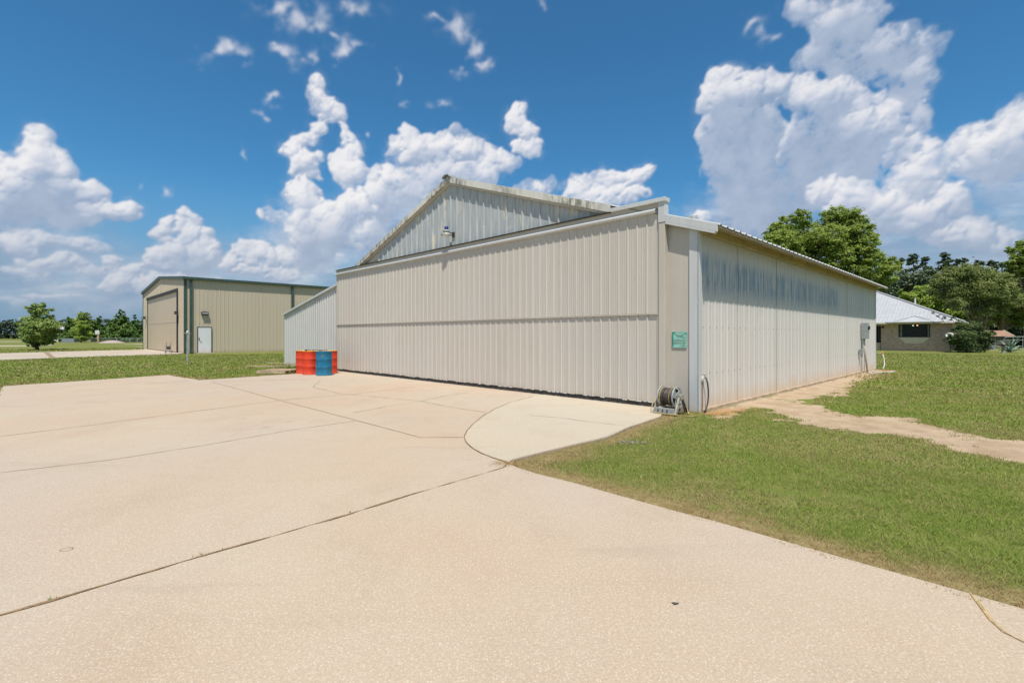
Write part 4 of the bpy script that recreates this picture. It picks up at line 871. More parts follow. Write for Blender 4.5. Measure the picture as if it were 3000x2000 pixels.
# ------------------------------------------------------------------ BRICK HOUSE
hs = empty('brick_house', B0, ROT, 'low brown brick house with pale ribbed metal hip roof and wide dark window', 'house')
wl = MB().box(0, .2, 0, 1.53, -.05, 2.62).box(0, .2, 3.9, 5.3, -.05, 2.62).box(0, .2, 1.53, 3.9, -.05, 1.29).box(0, .2, 1.53, 3.9, 2.55, 2.62)
wl.box(.2, 16, .002, .2, -.05, 2.62).box(15.8, 16, .2, 17, -.05, 2.62).box(.2, 15.8, 16.8, 17, -.05, 2.62)
wl.build('wall', M_BRICK, hs)
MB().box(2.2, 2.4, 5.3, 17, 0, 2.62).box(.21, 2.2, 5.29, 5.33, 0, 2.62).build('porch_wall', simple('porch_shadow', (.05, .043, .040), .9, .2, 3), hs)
MB().box(-.02, 2.2, 5.34, 17, -.05, .10).box(0, .12, 5.34, 17, .1, .75).build('porch_base', M_BRICK, hs)
for y in (5.42, 8.6): MB().box(-.03, .09, y, y+.10, .75, 2.6).build('porch_post', M_BROWN, hs)
MB().box(-.045, -.002, -.045, .10, -.02, .75).build('corner_board', simple('pinkish_board', (.55, .38, .28), .8, .1, 8), hs)
def hz_(x): return 2.72+.48*(x+.85)
E0, E1, X0, X1 = -.9, 17.9, -.85, 16.85; RX = 8.0; ry0, ry1 = E0+8.85, E1-8.85; RZ = hz_(8.0)
rf = MB().add([(X0, E0, 2.72), (X0, E1, 2.72), (X1, E1, 2.72), (X1, E0, 2.72), (RX, ry0, RZ), (RX, ry1, RZ)], [(0, 4, 5, 1), (1, 5, 2), (2, 5, 4, 3), (3, 4, 0)])
rf.add([(X0, E0, 2.70), (X0, E1, 2.70), (X1, E1, 2.70), (X1, E0, 2.70)], [(0, 1, 2, 3)])
roofh = rf.build('roof', M_HROOF, hs)
sm = MB(); y = E0+.28
while y < E1-.2:
    top = min(RX, X0+min(y-E0, E1-y)); sm.beam((X0, y, 2.735), (top, y, hz_(top)+.015), .030, .03); y += .30
x = X0+.3
while x < X1-.3:
    t = min(x-X0, X1-x); sm.beam((x, E0, 2.735), (x, E0+t, 2.735+.48*t), .03, .03); x += .30
sm.build('seam', M_HSEAM, roofh)
cp = MB().beam((X0, E0, 2.75), (RX, ry0, RZ+.03), .26, .05).beam((RX, ry0, RZ+.03), (RX, ry1, RZ+.03), .26, .05); cp.build('ridge_cap', simple('ridge_cap_grey', (.40, .39, .41), .5, .1, 4), roofh)
MB().tube([(5.2, 3.2, 4.5), (5.2, 3.2, 5.35)], .07).build('vent_pipe', M_WHITE, roofh)
MB().box(X0-.015, X0+.01, E0, E1, 2.60, 2.73).box(X0, X1, E0-.01, E0+.015, 2.60, 2.73).build('fascia', M_FASC, hs)
MB().box(X0+.01, 0, E0+.02, E1, 2.615, 2.63).box(0, X1, E0+.02, 0, 2.615, 2.63).box(-.01, .0, 1.4, 4.05, 2.55, 2.61).build('soffit', M_FASC, hs)
dm = MB(); A = (-.05, 2.66, 3.30); Rr = (.75, 2.66, 3.33)
dm.add([A, Rr, (-.52, .55, 2.745), (-.66, 1.15, 2.745)], [(0, 1, 2, 3)]); dm.add([A, Rr, (-.52, 4.85, 2.745), (-.66, 4.17, 2.745)], [(0, 1, 2, 3)]); dm.add([(-.655, 1.15, 2.745), (-.655, 4.17, 2.745), (-.05, 2.66, 3.295)], [(0, 1, 2)])
dg = dm.build('roof_gablet', M_HROOF, hs); dg.location = (-.35, 0, 0)
MB().beam((-.67, 1.10, 2.735), (-.05, 2.66, 3.31), .04, .04).beam((-.67, 4.22, 2.735), (-.05, 2.66, 3.31), .04, .05).beam((-.52, .55, 2.75), (.75, 2.66, 3.34), .05, .03).beam((-.52, 4.85, 2.75), (.75, 2.66, 3.34), .05, .03).build('edge_strip', M_HSEAM, dg)
wn = MB().box(-.03, .07, 1.53, 1.585, 1.29, 2.55).box(-.03, .07, 3.845, 3.9, 1.29, 2.55).box(-.03, .07, 1.585, 3.845, 1.29, 1.345).box(-.03, .07, 1.585, 3.845, 2.50, 2.55)
wn.box(-.02, .06, 1.86, 1.91, 1.345, 2.50).box(-.02, .06, 3.50, 3.55, 1.345, 2.50).box(-.015, .05, 1.91, 3.50, 1.90, 1.935).box(-.015, .05, 1.585, 1.86, 1.90, 1.93).box(-.015, .05, 3.55, 3.845, 1.90, 1.93)
w_ = wn.build('window', M_WINF, hs)
MB().box(.075, .085, 1.58, 3.85, 1.34, 2.51).build('pane', M_PANE, w_)
MB().box(.062, .072, 1.60, 1.72, 1.35, 2.49).box(.062, .072, 3.64, 3.80, 1.35, 2.49).build('curtain', M_CURT, w_)
MB().lathe([(.01, 0), (.06, .015), (.06, .04), (.02, .06)], 12, Matrix.Translation((.045, 2.48, 2.40)) @ Matrix.Diagonal((.2, 1, 1, 1))).build('ceiling_lamp', M_BULB, w_); MB().lathe([(.01, 0), (.06, .015), (.06, .035), (.02, .05)], 12, Matrix.Translation((.045, 2.80, 2.40)) @ Matrix.Diagonal((.2, 1, 1, 1))).build('ceiling_lamp', M_BULBW, w_)
MB().add([(-.03, 1.53, 1.285), (-.03, 3.9, 1.285), (-.02, 3.35, .72), (-.02, 2.05, .72), (0, 1.53, 1.285), (0, 3.9, 1.285), (0, 3.35, .72), (0, 2.05, .72)], [(0, 1, 2, 3), (7, 6, 5, 4), (0, 3, 7, 4), (1, 5, 6, 2), (3, 2, 6, 7), (0, 4, 5, 1)]).build('bay_panel', M_FASC, hs)
MB().box(-.05, 0, 4.55, 4.67, .52, .62).build('outlet_box', M_LGREY, hs); MB().box(-.03, 0, 5.05, 5.25, 2.2, 2.4).build('vent', M_BROWN, hs)
MB().box(-.05, 0, 5.2, 9, 2.45, 2.52).build('gutter', M_WHITE, hs)
# satellite dish
sd_ = empty('satellite_dish', (39.72, 44.5, 0), 0, 'white oval satellite dish with small lettering beside the dark bush', 'satellite dish')
MB().tube([(.15, .25, -.05), (.15, .25, 1.1), (.02, .08, 1.40)], .028).build('mast', M_BROWN, sd_)
Mx = Matrix.Translation((0, 0, 1.42)) @ Matrix.Rotation(R(-12), 4, 'Z') @ Matrix.Rotation(R(62), 4, 'X') @ Matrix.Diagonal((1.05, .8, 1, 1))
MB().lathe([(.02, -.06), (.20, -.045), (.34, -.01), (.40, .02), (.395, .025), (.33, .0), (.19, -.035), (.01, -.05)], 28, Mx).build('reflector', M_WHITE, sd_, smooth=True)
lt = MB(); rr = random.Random(3)
for k in range(7): lt.box(-.26+k*.07, -.26+k*.07+.045, -.03, .035, -.022, -.018, Mx)
lt.build('lettering', M_GREYP, sd_)
MB().tube([(.0, .1, 1.25), (-.05, -.42, 1.30)], .012).box(-.10, .0, -.50, -.40, 1.28, 1.36).build('receiver_arm', M_GREYP, sd_)
# garden shed, utility box, gate, pedestal, agave
p = P3(2930, 1010, 58); sh = empty('garden_shed', (p.x-.4, 58, -.05), R(-14), 'small shed with a faded brown shingle roof half hidden by the agave', 'shed')
MB().box(-1.9, .75, -.8, .9, 0, 1.45).build('wall', simple('shed_wall', (.10, .09, .08), .9, .2, 3), sh)
MB().add([(-2.1, -1.0, 1.42), (1.1, -1.0, 1.42), (.65, 0, 2.1), (-2.1, 0, 2.1), (1.1, 1.1, 1.42), (-2.1, 1.1, 1.42)], [(0, 1, 2, 3), (3, 2, 4, 5), (1, 4, 2), (0, 3, 5)]).build('roof', M_SHING, sh)
MB().beam((1.12, -1.02, 1.42), (.67, 0, 2.12), .06, .12).beam((1.12, 1.1, 1.42), (.67, 0, 2.12), .06, .12).build('gable_trim', M_FASC, sh)
p = G(2896, 1025); ub = empty('utility_box', (p[0], p[1], -.02), .2, 'grey green metal utility box behind the bush and agave', 'utility box')
MB().box(-.42, .42, -.35, .35, .08, .78).build('housing', simple('utility_grey', (.20, .23, .20), .6, .15, 6), ub, bevel=.03); MB().box(-.5, .5, -.45, .45, 0, .08).build('base', M_CONC3, ub)
p = G(2926, 1033); pe = empty('stone_pedestal', (p[0], p[1]-.4, -.02), .3, 'short round stone pedestal in front of the agave', 'pedestal')
MB().lathe([(.16, 0), (.15, .05), (.12, .10), (.12, .55), (.15, .60), (.02, .62)], 14).build('shaft', M_STONE, pe); MB().lathe([(.05, .60), (.30, .68), (.34, .72), (.05, .70)], 16).build('bowl', M_BROWN, pe)
p = G(2958, 1032); ag = empty('agave', (p[0], p[1], -.05), 0, 'large blue green agave with broad curling leaves at the lawn edge', 'plant')
rr = random.Random(12)
for k in range(30):
    a = k*2.4+rr.uniform(-.2, .2); el = rr.uniform(.15, 1.2) if k > 5 else rr.uniform(1.1, 1.45); L = rr.uniform(1.1, 1.7); mb = MB(); n = 9; pos = Vector((0, 0, .1)); e = el; q = []
    for i in range(n):
        t = i/(n-1); d = Vector((math.cos(a)*math.cos(e), math.sin(a)*math.cos(e), math.sin(e))); s = Vector((-math.sin(a), math.cos(a), 0)); w = .085*(math.sin(math.pi*min(1, t*.8+.2))**.6)*(1-t**3)+.004
        up = s.cross(d); q.append((pos+s*w-up*-.25*w, pos, pos-s*w-up*-.25*w)); pos = pos+d*(L/(n-1)); e -= (.03+.30*t)*(1.0 if k % 3 else 1.6)*(1.1 if el < 1 else .5)
    vs = [tuple(v) for tri in q for v in tri]+[tuple(v+Vector((0, 0, -.012))) for tri in q for v in tri]; m = 3*n; fs = []
    for i in range(n-1):
        for j in (0, 1): fs += [(3*i+j, 3*i+j+1, 3*i+j+4, 3*i+j+3), (m+3*i+j+3, m+3*i+j+4, m+3*i+j+1, m+3*i+j)]
        fs += [(3*i, 3*i+3, m+3*i+3, m+3*i), (3*i+5, 3*i+2, m+3*i+2, m+3*i+5)]
    mb.add(vs, fs).build('leaf', M_AGAVED if rr.random() < .2 and el < .8 else M_AGAVE, ag, smooth=True)
p = G(2990, 1026); gt = empty('pipe_gate', (p[0]+1.3, p[1]+2, -.05), .1, 'galvanised tube farm gate at the right edge behind the agave', 'gate')
MB().tube([(-1.1, 0, .1), (-1.1, 0, 1.1), (-.9, 0, 1.35), (.8, 0, 1.40), (2.2, 0, 1.4)], .03).build('frame_tube', M_STEEL, gt)
for z in (1.05,): MB().tube([(-1.1, 0, z), (2.2, 0, z)], .02).build('rail', M_STEEL, gt)
for x in (0., 1.1): MB().tube([(x, 0, .1), (x, 0, 1.38)], .02).build('brace', M_STEEL, gt)

# ------------------------------------------------------------------ FAR LEFT: fence, sheds, mound
FY = 108.0
def FX(u): return (u-1500)*FY/FPX
fe = empty('chain_link_fence', (FX(217), FY, 0), 0, 'low grey chain link fence running in front of the cedars', 'fence')
x0, x1 = 0, FX(430)-FX(217)
for u in (217, 259, 342, 381, 402, 420, 430): MB().tube([(FX(u)-FX(217), 0, -.1), (FX(u)-FX(217), 0, .93)], .05, 6).build('fence_post', M_STEEL, fe)
MB().tube([(x0, 0, .90), (x1, 0, .90)], .035, 6).build('top_rail', M_STEEL, fe)
wm = MB(); k = 0.0
while k < x1-.9: wm.beam((k, 0, 0), (k+.9, 0, .9), .012, .012, (0, 1, 0)).beam((k+.9, .01, 0), (k, .01, .9), .012, .012, (0, 1, 0)); k += .30
wm.build('wire_mesh', M_GREYP, fe)
a, b = P3(181, 1006, 102), P3(217, 1006, 99)
o = MB().beam((a.x, a.y, .40), (b.x, b.y, .42), .08, .98).build('grey_screen_panel', simple('screen_grey', (.24, .27, .28), .7, .1, 2)); tag(o, 'plain grey solid panel at the left end of the chain link fence', 'panel')
p = P3(184, 1002, 118); ws = empty('white_shed', (p.x, 118, 0), .25, 'narrow white shed with grey roof beyond the round tree', 'shed')
MB().box(-1.2, 3.2, -1.2, 1.2, -.1, 2.9).build('wall', M_WHITE, ws); MB().add([(-1.4, -1.5, 2.85), (3.4, -1.5, 2.85), (3.4, 0, 3.7), (-1.4, 0, 3.7), (3.4, 1.5, 2.85), (-1.4, 1.5, 2.85)], [(0, 1, 2, 3), (3, 2, 4, 5), (0, 3, 5), (1, 4, 2)]).build('roof', M_HROOF, ws)
p = G(301, 1002.5); sp = empty('sign_post', (p[0], 106, 0), .1, 'wooden post carrying a small pale board beside the gravel mound', 'sign')
MB().box(-.16, .16, -.1, .1, -.1, 1.9).build('post', M_WOODP, sp); MB().box(-.55, .30, -.16, -.1, 1.75, 2.6).build('board', M_WHITE, sp)
p = G(283, 1005); md = MB(); rs_ = np.random.RandomState(2)
prof = [(2.6, -.1), (2.2, .05), (1.5, .26), (.8, .42), (.35, .46), (.05, .47)]; md.lathe(prof, 22)
for i in range(len(md.v)):
    v = md.v[i]; md.v[i] = (v[0]*(1+rs_.uniform(-.08, .08)), v[1]*.7, v[2]+rs_.uniform(-.03, .05))
o = md.build('gravel_mound', M_GRAVEL, smooth=True); o.location = (p[0]-.3, 99, 0); tag(o, 'low pinkish gravel mound on the grass before the fence', 'mound')
# ------------------------------------------------------------------ TREES
def leaves(name, blobs, n, size, mat, parent, seed, origin, clump=.34, kc=None, up=.95, flat=.55, shell=.72):
    """blobs: (centre, (rx,ry,rz)); leaf-sized quads gathered in sprays through each blob"""
    r = np.random.RandomState(seed); vol = np.array([b[1][0]*b[1][1]*b[1][2] for b in blobs])**.62; vol /= vol.sum()
    V = []; T = []
    for (c, rad), w in zip(blobs, vol):
        m = max(40, int(n*w)); k = max(5, int((kc or 1)*m/55)); rad = np.array(rad); c = np.array(c)-np.array(origin)
        d = r.normal(size=(k, 3)); d /= np.linalg.norm(d, axis=1, keepdims=True); rr_ = shell+(1-shell)*r.rand(k, 1)**.6; rr_ = np.where(r.rand(k, 1) < .25, r.rand(k, 1)*shell, rr_)
        cc = c+d*rr_*rad; sp = clump*rad.mean()*r.uniform(.5, 1.2, (k, 1)); tk = r.rand(k)
        i = r.randint(0, k, m); p = cc[i]+r.normal(size=(m, 3))*sp[i]*np.array([1, 1, .55])*.62
        nn = r.normal(size=(m, 3))*.7+d[i]*.5+np.array([0, 0, up]); nn /= np.linalg.norm(nn, axis=1, keepdims=True)
        t1 = np.cross(nn, r.normal(size=(m, 3))); t1 /= np.linalg.norm(t1, axis=1, keepdims=True)+1e-9; t2 = np.cross(nn, t1)
        s = size*r.uniform(.6, 1.35, (m, 1)); 
        q = np.stack([p-t1*s*.5, p-t2*s*flat*.5+nn*s*.08, p+t1*s*.5, p+t2*s*flat*.5+nn*s*.08], 1)
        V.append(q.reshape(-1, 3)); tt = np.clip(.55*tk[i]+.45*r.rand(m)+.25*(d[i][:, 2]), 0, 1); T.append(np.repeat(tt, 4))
    V = np.concatenate(V); T = np.concatenate(T)
    return np_mesh(name, V, np.arange(len(V)).reshape(-1, 4), mat, parent, attrs={'tint': T})
def trunk(parent, blobs, origin, r0, h0, seed, n=9, mat=None, name='trunk', lean=0, top=None):
    rr = random.Random(seed); mb = MB(); O = Vector(origin); fork = Vector((lean, 0, h0)); mb.tube([(0, 0, -.1), (lean*.3, .02, h0*.4), fork], [r0*1.25, r0, r0*.8], 10)
    bl = sorted(blobs, key=lambda b: -b[1][0])[:n]
    for (c, rad) in bl:
        t = Vector(c)-O; m1 = fork.lerp(t, .45)+Vector((rr.uniform(-.3, .3), rr.uniform(-.3, .3), rr.uniform(.1, .5)))*min(1, rad[0])
        mb.tube([fork-Vector((0, 0, h0*.12)), m1, t, t+Vector((rr.uniform(-.5, .5)*rad[0], rr.uniform(-.5, .5)*rad[1], .6*rad[2]))], [r0*.5, r0*.32, r0*.16, r0*.05], 6)
        for k in range(3):
            e = t+Vector((rr.uniform(-.8, .8)*rad[0], rr.uniform(-.8, .8)*rad[1], rr.uniform(-.2, .8)*rad[2])); mb.tube([m1.lerp(t, .5), m1.lerp(e, .7), e], [r0*.15, r0*.09, r0*.03], 5)
    return mb.build(name, mat or M_BARK, parent, smooth=True)
def pxblobs(Y, lst, seed, dz=.35, deep=1.0):
    rr = random.Random(seed); out = []
    for (u, v, r) in lst:
        R_ = r*Y/FPX; p = P3(u, v, Y+rr.uniform(-dz, dz)*R_*3*deep); out.append((tuple(p), (R_, R_*deep, R_*.85)))
    return out
def tree(name, label, Y, u, blobs, n, size, mat, r0, h0, seed, cat='tree', group=None, **kw):
    bl = pxblobs(Y, blobs, seed) if len(blobs[0]) == 3 else blobs; x = (u-1500)*Y/FPX; e = empty(name, (x, Y, 0), 0, label, cat, group)
    tk = kw.pop('tk', {}); leaves('crown', bl, n, size, mat, e, seed, (x, Y, 0), **kw); trunk(e, bl, (x, Y, 0), r0, h0, seed, **tk); return e
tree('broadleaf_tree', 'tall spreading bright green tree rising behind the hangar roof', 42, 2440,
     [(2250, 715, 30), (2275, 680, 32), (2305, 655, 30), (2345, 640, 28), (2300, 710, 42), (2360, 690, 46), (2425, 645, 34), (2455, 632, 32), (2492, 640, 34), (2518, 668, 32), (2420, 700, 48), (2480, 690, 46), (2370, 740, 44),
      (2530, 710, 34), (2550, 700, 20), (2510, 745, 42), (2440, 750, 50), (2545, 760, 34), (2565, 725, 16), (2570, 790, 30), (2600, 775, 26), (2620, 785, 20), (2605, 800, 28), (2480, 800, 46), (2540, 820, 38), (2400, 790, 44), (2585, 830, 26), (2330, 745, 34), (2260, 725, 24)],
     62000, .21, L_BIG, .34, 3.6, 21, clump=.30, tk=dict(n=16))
tree('round_tree', 'rounded glossy green tree standing alone on the left lawn', 50.5, 108,
     [(117, 945, 32), (88, 950, 24), (148, 958, 24), (121, 905, 17), (92, 905, 15), (138, 915, 16), (75, 970, 18), (163, 968, 15), (170, 950, 8), (68, 945, 11), (105, 925, 20), (122, 975, 34), (90, 985, 20), (146, 982, 20), (104, 998, 18), (128, 1000, 15), (78, 1003, 9), (90, 1012, 9), (110, 1012, 9), (152, 1000, 8), (62, 975, 8), (124, 893, 8), (100, 894, 7)],
     17000, .22, L_PEAR, .16, .5, 22, clump=.36, tk=dict(mat=M_BARKD))
def cone(u, v0, v1, wpx, Y, seed, steps=9):
    rr = random.Random(seed); out = []
    for i in range(steps):
        t = i/(steps-1); v = v0+(v1-v0)*t; w = wpx*1.45*(.07+.93*(t**.85))*(1 if t < .85 else .95); m = max(1, int(1+w/9))
        for k in range(m): out.append((u+(k-(m-1)/2)*w/m*1.5+rr.uniform(-2, 2), v+rr.uniform(-2, 2), max(3.0, w*.55 if m == 1 else w*.42)))
    return out
Y = 116
tree('cedar_tree', 'dark green cedar at the left end of the fence behind the grey panel', Y, 200, cone(203, 930, 992, 22, Y, 1), 9000, .50, L_CEDAR, .2, 1, 31, group='cedars behind the fence', clump=.4)
tree('cedar_tree', 'narrow pointed dark cedar between the yellow green tree and the big cedar', Y+2, 290, cone(290, 927, 994, 20, Y, 2), 8000, .50, L_CEDAR, .2, 1, 32, group='cedars behind the fence', clump=.4)
tree('cedar_tree', 'widest and tallest cedar with a sharp spire in the middle of the row', Y-3, 355, cone(354, 908, 994, 36, Y, 3, 12), 17000, .48, L_CEDAR, .25, 1, 33, group='cedars behind the fence', clump=.4)
tree('cedar_tree', 'dark tree in the row closest to the tan hangar corner', Y+4, 404, cone(396, 925, 994, 22, Y, 4)+cone(418, 930, 994, 18, Y, 5, 6), 12000, .50, L_CEDAR, .2, 1, 34, group='cedars behind the fence', clump=.4)
tree('broadleaf_tree', 'rounded mid green tree standing directly behind the yellow green sapling', Y, 247, [(247, 925, 12), (240, 945, 18), (258, 948, 14), (247, 970, 22), (230, 980, 12), (262, 982, 12)], 9000, .5, L_PEAR, .25, 2, 35, clump=.4)
tree('sapling', 'small yellow green young tree in front of the dark cedars', 104, 237.5, [(240, 950, 12), (228, 968, 12), (250, 965, 12), (240, 975, 15), (220, 975, 8), (263, 978, 8), (232, 990, 9), (248, 988, 9)], 7000, .38, L_LIME, .12, 1.6, 36, clump=.42)
# woods on the horizon at the left
def wood_strip(name, u0, u1, Y, hfun, n, size, mat, seed, label, step=14):
    rr = random.Random(seed); bl = []
    u = u0
    while u < u1:
        v = hfun(u)+rr.uniform(-5, 5)*(100/Y if Y > 150 else 1); p = P3(u, v, Y); r = step*1.1*Y/FPX*rr.uniform(.8, 1.3)
        zt = p.z-r*.6
        z = zt
        while z > -.5: bl.append(((p.x+rr.uniform(-.5, .5)*r, Y+rr.uniform(-1, 1)*r*.6, z), (r, r, r*.9))); z -= r*1.1
        u += step*rr.uniform(.8, 1.2)
    o = leaves(name, bl, n, size, mat, None, seed, (0, Y, 0), clump=.42); o.location = (0, Y, 0); return tag(o, label, 'woods', kind='stuff')
wood_strip('far_woods', -260, 440, 225, lambda u: 939+3*math.sin(u*.05)+2.5*math.sin(u*.13), 30000, .95, L_WOOD, 41, 'dark band of distant woods along the left horizon', 12)
wood_strip('far_woods', 1560, 3300, 190, lambda u: 784+7*math.sin(u*.02)+5*math.sin(u*.11), 26000, 1.1, L_WOOD, 42, 'dark woods far behind the brick house', 36)
# pines
def pine(u, v, w, Y, seed, label):
    rr = random.Random(seed); bl = []; H = EYE+(HV-v)*Y/FPX; W = w*Y/FPX; x = (u-1500)*Y/FPX
    for k in range(36):
        t = rr.random(); z = H-W*.25-t*H*.72; q = W*(.30+.75*min(1, t*2.6)); a = rr.uniform(0, 6.28); rad = W*rr.uniform(.30, .50)
        bl.append(((x+q*.75*math.cos(a), Y+q*.75*math.sin(a), z), (rad, rad, rad*.6)))
    bl.append(((x, Y, H-W*.35), (W*.45, W*.45, W*.4)))
    e = empty('pine_tree', (x, Y, 0), 0, label, 'tree', 'dark pines behind the house')
    leaves('crown', bl, 20000, .27, L_PINE, e, seed, (x, Y, 0), clump=.36); mb = MB().tube([(0, 0, -.1), (.1, 0, H*.5), (0, 0, H*.95)], [.3, .22, .06], 8)
    for (c, r_) in bl[:10]: mb.tube([(0, 0, c[2]-.8), (c[0]-x, c[1]-Y, c[2])], [.08, .03], 5)
    mb.build('trunk', M_BARKD, e)
for i, (u, v, w, Y, lab) in enumerate(((2641, 757, 12, 95, 'slim pine top just right of the big spreading tree'), (2676, 745, 24, 98, 'broad pine first from the left of the main group'), (2712, 754, 20, 92, 'pine with two tips left of the gap in the treetops'), (2768, 741, 26, 90, 'tallest round topped pine standing alone right of the gap'),
    (2806, 760, 16, 96, 'loose pine right of the tallest round topped one'), (2824, 757, 18, 92, 'pine above the middle of the grey green tree'), (2868, 763, 26, 90, 'dense pine in the middle right of the skyline'), (2905, 764, 20, 94, 'pine left of the last two before the right edge tree'), (2935, 770, 16, 92, 'last small pine before the tree at the right edge'), (2600, 790, 26, 88, 'dark pine mostly hidden behind the right limb of the big tree'), (2660, 800, 34, 84, 'lower dark pine filling the space above the house roof'))):
    pine(u, v, w, Y, 60+i, lab)
tree('broadleaf_tree', 'dark leafy tree between the pines and the house roof', 80, 2640, [(2590, 850, 34), (2630, 830, 36), (2680, 830, 34), (2720, 820, 32), (2600, 880, 30), (2660, 870, 34), (2545, 850, 30)], 16000, .40, L_PINE, .3, 3, 71)
tree('broadleaf_tree', 'bright lime green tree just behind the house roof', 68, 2700, [(2643, 856, 9), (2660, 872, 20), (2690, 856, 18), (2720, 850, 18), (2700, 885, 30), (2740, 880, 30), (2765, 900, 30), (2735, 915, 26), (2670, 885, 18), (2790, 880, 26), (2810, 930, 26)], 22000, .30, L_LIME, .25, 2.5, 72, clump=.34)
tree('crape_myrtle', 'wide grey green tree with several bare stems behind the dark bush', 49, 2868, [(2760, 820, 24), (2790, 805, 26), (2740, 850, 20), (2830, 800, 30), (2870, 805, 30), (2775, 860, 26), (2820, 850, 36), (2870, 850, 36), (2910, 820, 26), (2920, 860, 26), (2850, 885, 26), (2800, 890, 22), (2895, 895, 22), (2740, 830, 14), (2945, 850, 28), (2960, 885, 26), (2930, 905, 22), (2950, 815, 20), (2860, 915, 18)],
     56000, .16, L_MID, .10, 1.6, 73, clump=.40, shell=.6, tk=dict(n=12))
st = [o for o in COL.objects if o.name.startswith('crape_myrtle')][0]
for dx, a in ((-.75, -.25), (-.45, .0), (.25, .12), (.5, .35)): MB().tube([(dx*.5, 0, -.1), (dx, .1, 1.6), (dx+a, .1, 3.2), (dx+a*2.4, .2, 4.8)], [.12, .09, .075, .04], 8).build('stem', M_BARK, st, smooth=True)
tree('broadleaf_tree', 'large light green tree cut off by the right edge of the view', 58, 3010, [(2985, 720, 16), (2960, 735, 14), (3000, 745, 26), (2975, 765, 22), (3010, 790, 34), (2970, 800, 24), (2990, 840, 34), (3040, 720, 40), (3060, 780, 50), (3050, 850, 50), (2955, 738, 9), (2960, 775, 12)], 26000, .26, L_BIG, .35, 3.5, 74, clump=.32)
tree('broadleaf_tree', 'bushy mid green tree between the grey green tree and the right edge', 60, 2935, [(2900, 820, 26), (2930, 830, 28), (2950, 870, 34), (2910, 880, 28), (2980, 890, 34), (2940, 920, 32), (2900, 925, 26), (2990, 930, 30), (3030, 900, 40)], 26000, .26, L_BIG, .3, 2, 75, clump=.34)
tree('broadleaf_tree', 'shaded dark shrub mass behind the garden shed and gate', 66, 2950, [(2900, 955, 26), (2930, 965, 28), (2970, 960, 30), (3000, 965, 30), (3040, 960, 34), (2870, 960, 24), (2950, 990, 24), (2990, 995, 24), (2900, 990, 22), (3030, 995, 26), (2860, 985, 20)], 16000, .34, L_PINE, .2, 1, 76)
tree('broadleaf_tree', 'green tree seen between the stems of the grey green tree', 64, 2830, [(2800, 925, 22), (2830, 920, 24), (2860, 925, 24), (2845, 955, 22), (2875, 950, 20), (2815, 960, 18)], 9000, .28, L_LIME, .2, 1.5, 77)
tree('dark_bush', 'dense very dark bush with loose outer sprays at the house corner', 42.6, 2843, [(2840, 1005, 28), (2822, 985, 24), (2860, 985, 26), (2845, 962, 22), (2812, 1010, 20), (2874, 1008, 22), (2798, 990, 14), (2884, 985, 16), (2783, 1005, 11), (2780, 985, 8), (2900, 998, 13), (2868, 955, 13), (2818, 955, 13), (2840, 1022, 24), (2800, 968, 9), (2905, 975, 8), (2770, 998, 6)],
     26000, .12, L_BUSH, .06, .3, 78, cat='bush', clump=.42, tk=dict(mat=M_BARKD))
tree('thin_branch_shrub', 'sparse dark twigs arching in front of the house roof edge', 43.5, 2810, [(2790, 935, 8), (2770, 930, 6), (2750, 925, 5), (2735, 915, 4), (2810, 945, 12), (2830, 955, 12), (2800, 960, 9)], 900, .13, L_BUSH, .04, 1.2, 79, cat='shrub', clump=.5)
# ------------------------------------------------------------------ SKY: Nishita world + a backdrop of cumulus standing around the horizon
def sky_nodes(t, vec):
    sky = t.nodes.new('ShaderNodeTexSky'); sky.sky_type = 'NISHITA'; sky.sun_disc = False
    sky.sun_elevation = math.asin(SUN_DIR.z); sky.sun_rotation = math.atan2(SUN_DIR.x, SUN_DIR.y)
    sky.air_density = 1.0; sky.dust_density = .6; sky.ozone_density = 3.0; sky.altitude = 60
    if vec is not None:
        for i in sky.inputs:
            if i.name == 'Vector': t.links.new(vec, i)
    return sky
w = bpy.data.worlds.new("World"); S.world = w; w.use_nodes = True; nt = w.node_tree
sk = sky_nodes(nt, None); bg = nt.nodes['Background']; nt.links.new(sk.outputs[0], bg.inputs[0]); bg.inputs[1].default_value = .05
Xc, Yc, c_al, c_lit, samp = cloud_fields(CLOUDS, WISPS)
az = list(np.arange(-62, 62.01, .10)); az = np.radians(np.array(list(np.arange(-180, -62, 1.5))+az+list(np.arange(63, 180.1, 1.5)))); el = np.radians(np.concatenate([np.arange(-1.2, 41, .10), np.arange(41.5, 47, .5)]))
A_, E_ = np.meshgrid(az, el); a_, e_ = A_.ravel(), E_.ravel()
dx, dy, dz = np.sin(a_)*np.cos(e_), np.cos(a_)*np.cos(e_), np.sin(e_)
den = np.maximum(1+dy, .05); px, py = dx/den, dz/den
front = (px > GX0+.01) & (px < GX1-.01) & (py < GY1-.01) & (dy > .2)
al = np.where(front, samp(c_al, px, py), 0); lit = np.where(front, samp(c_lit, px, py), .6)
nb = fbm(a_*2.2+4, e_*5, 801, 6, .55); al = np.where(front, al, sstep(nb, .50, .60)*.95); lit = np.where(front, lit, .35+.8*(fbm(a_*7, e_*14, 811, 5)-.3))
RAD = 3000.0
nxa, nye = len(az), len(el); idx = np.arange(nxa*nye).reshape(nye, nxa); SF = np.stack([idx[:-1, :-1], idx[:-1, 1:], idx[1:, 1:], idx[1:, :-1]], -1).reshape(-1, 4)
n = NT('sky_with_cumulus'); t = n.t
geo = t.nodes.new('ShaderNodeNewGeometry'); nv = t.nodes.new('ShaderNodeVectorMath'); nv.operation = 'NORMALIZE'; t.links.new(geo.outputs['Position'], nv.inputs[0])
sk2 = sky_nodes(t, nv.outputs[0]); z = n.sep(nv.outputs[0])[2]
K = SKY_K
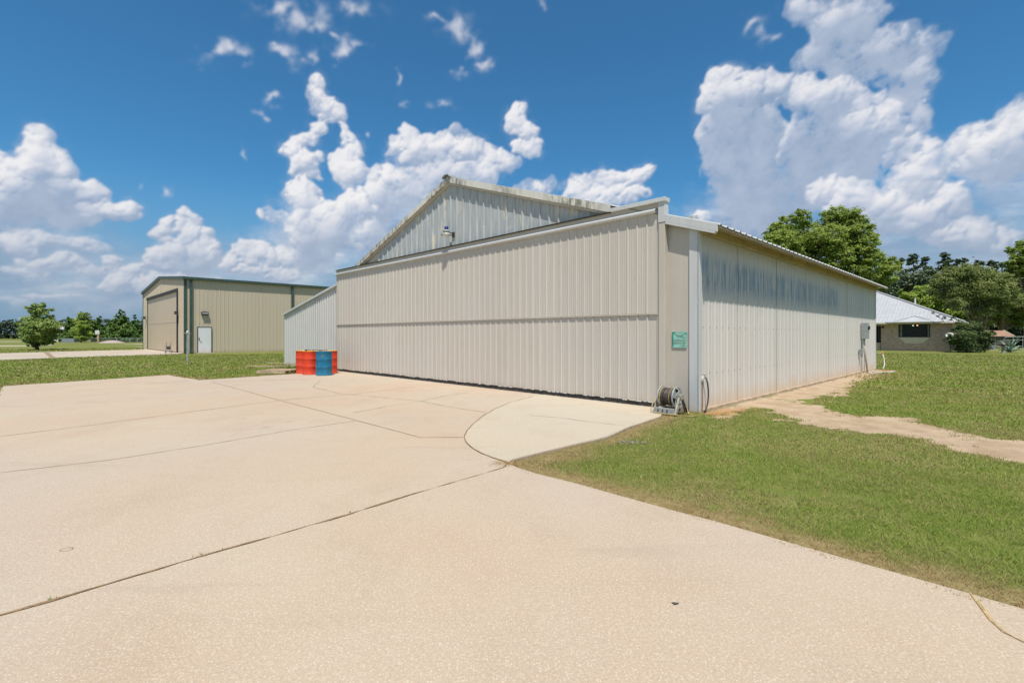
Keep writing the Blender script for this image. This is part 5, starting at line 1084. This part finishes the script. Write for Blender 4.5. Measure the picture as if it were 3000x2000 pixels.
base = n.mix(1.0, sk2.outputs[0], SKY_TINT, 'MULTIPLY')
haze = n.mix(n.step(z, .30, -.01), base, (HAZE[0]*K, HAZE[1]*K, HAZE[2]*K, 1))
rp = t.nodes.new('ShaderNodeValToRGB'); t.links.new(n.attr('lit'), rp.inputs[0]); el_ = rp.color_ramp.elements
el_[0].position = 0; el_[0].color = (.29, .385, .54, 1); el_[1].position = 1; el_[1].color = (.90, .89, .90, 1)
for p_, c_ in ((.3, (.42, .50, .64)), (.55, (.57, .62, .73)), (.78, (.74, .755, .81))):
    e = el_.new(p_); e.color = (*c_, 1)
cl = n.mix(1.0, rp.outputs[0], (K, K, K, 1), 'MULTIPLY')
cl = n.mix(n.math('MULTIPLY', n.step(z, .26, .0), .55), cl, (.29*K, .37*K, .48*K, 1))
fin = n.mix(n.attr('alpha'), haze, cl)
em = t.nodes.new('ShaderNodeEmission'); em.inputs[1].default_value = .1; t.links.new(fin, em.inputs[0]); t.links.new(em.outputs[0], n.out.inputs[0])
n.m.cycles.emission_sampling = 'NONE'
# the backdrop stands on the horizon and is open overhead
tag(np_mesh('sky', np.stack([dx, dy, dz], 1)*RAD, SF, n.m, attrs={'alpha': al, 'lit': np.clip(lit, 0, 1)}, smooth=True), kind='structure')

sn = bpy.data.lights.new('sun', 'SUN'); so = bpy.data.objects.new("sun", sn); COL.objects.link(so); sn.energy = SUN_E; sn.angle = R(.53); sn.color = (1.0, .955, .88)
so.rotation_euler = SUN_DIR.to_track_quat('Z', 'Y').to_euler()
cam = bpy.data.cameras.new("camera"); co = bpy.data.objects.new("camera", cam); COL.objects.link(co); S.camera = co
co.location = (0, 0, EYE); co.rotation_euler = (R(90), 0, 0); cam.sensor_width = 36; cam.lens = 36*FPX/3000; cam.shift_y = -17/3000; cam.clip_end = 8000; cam.clip_start = .05
S.view_settings.view_transform = 'Standard'; S.view_settings.look = 'None'; S.view_settings.exposure = 0; S.view_settings.gamma = 1
S.cycles.max_bounces = 6; S.cycles.diffuse_bounces = 2; S.cycles.transparent_max_bounces = 8
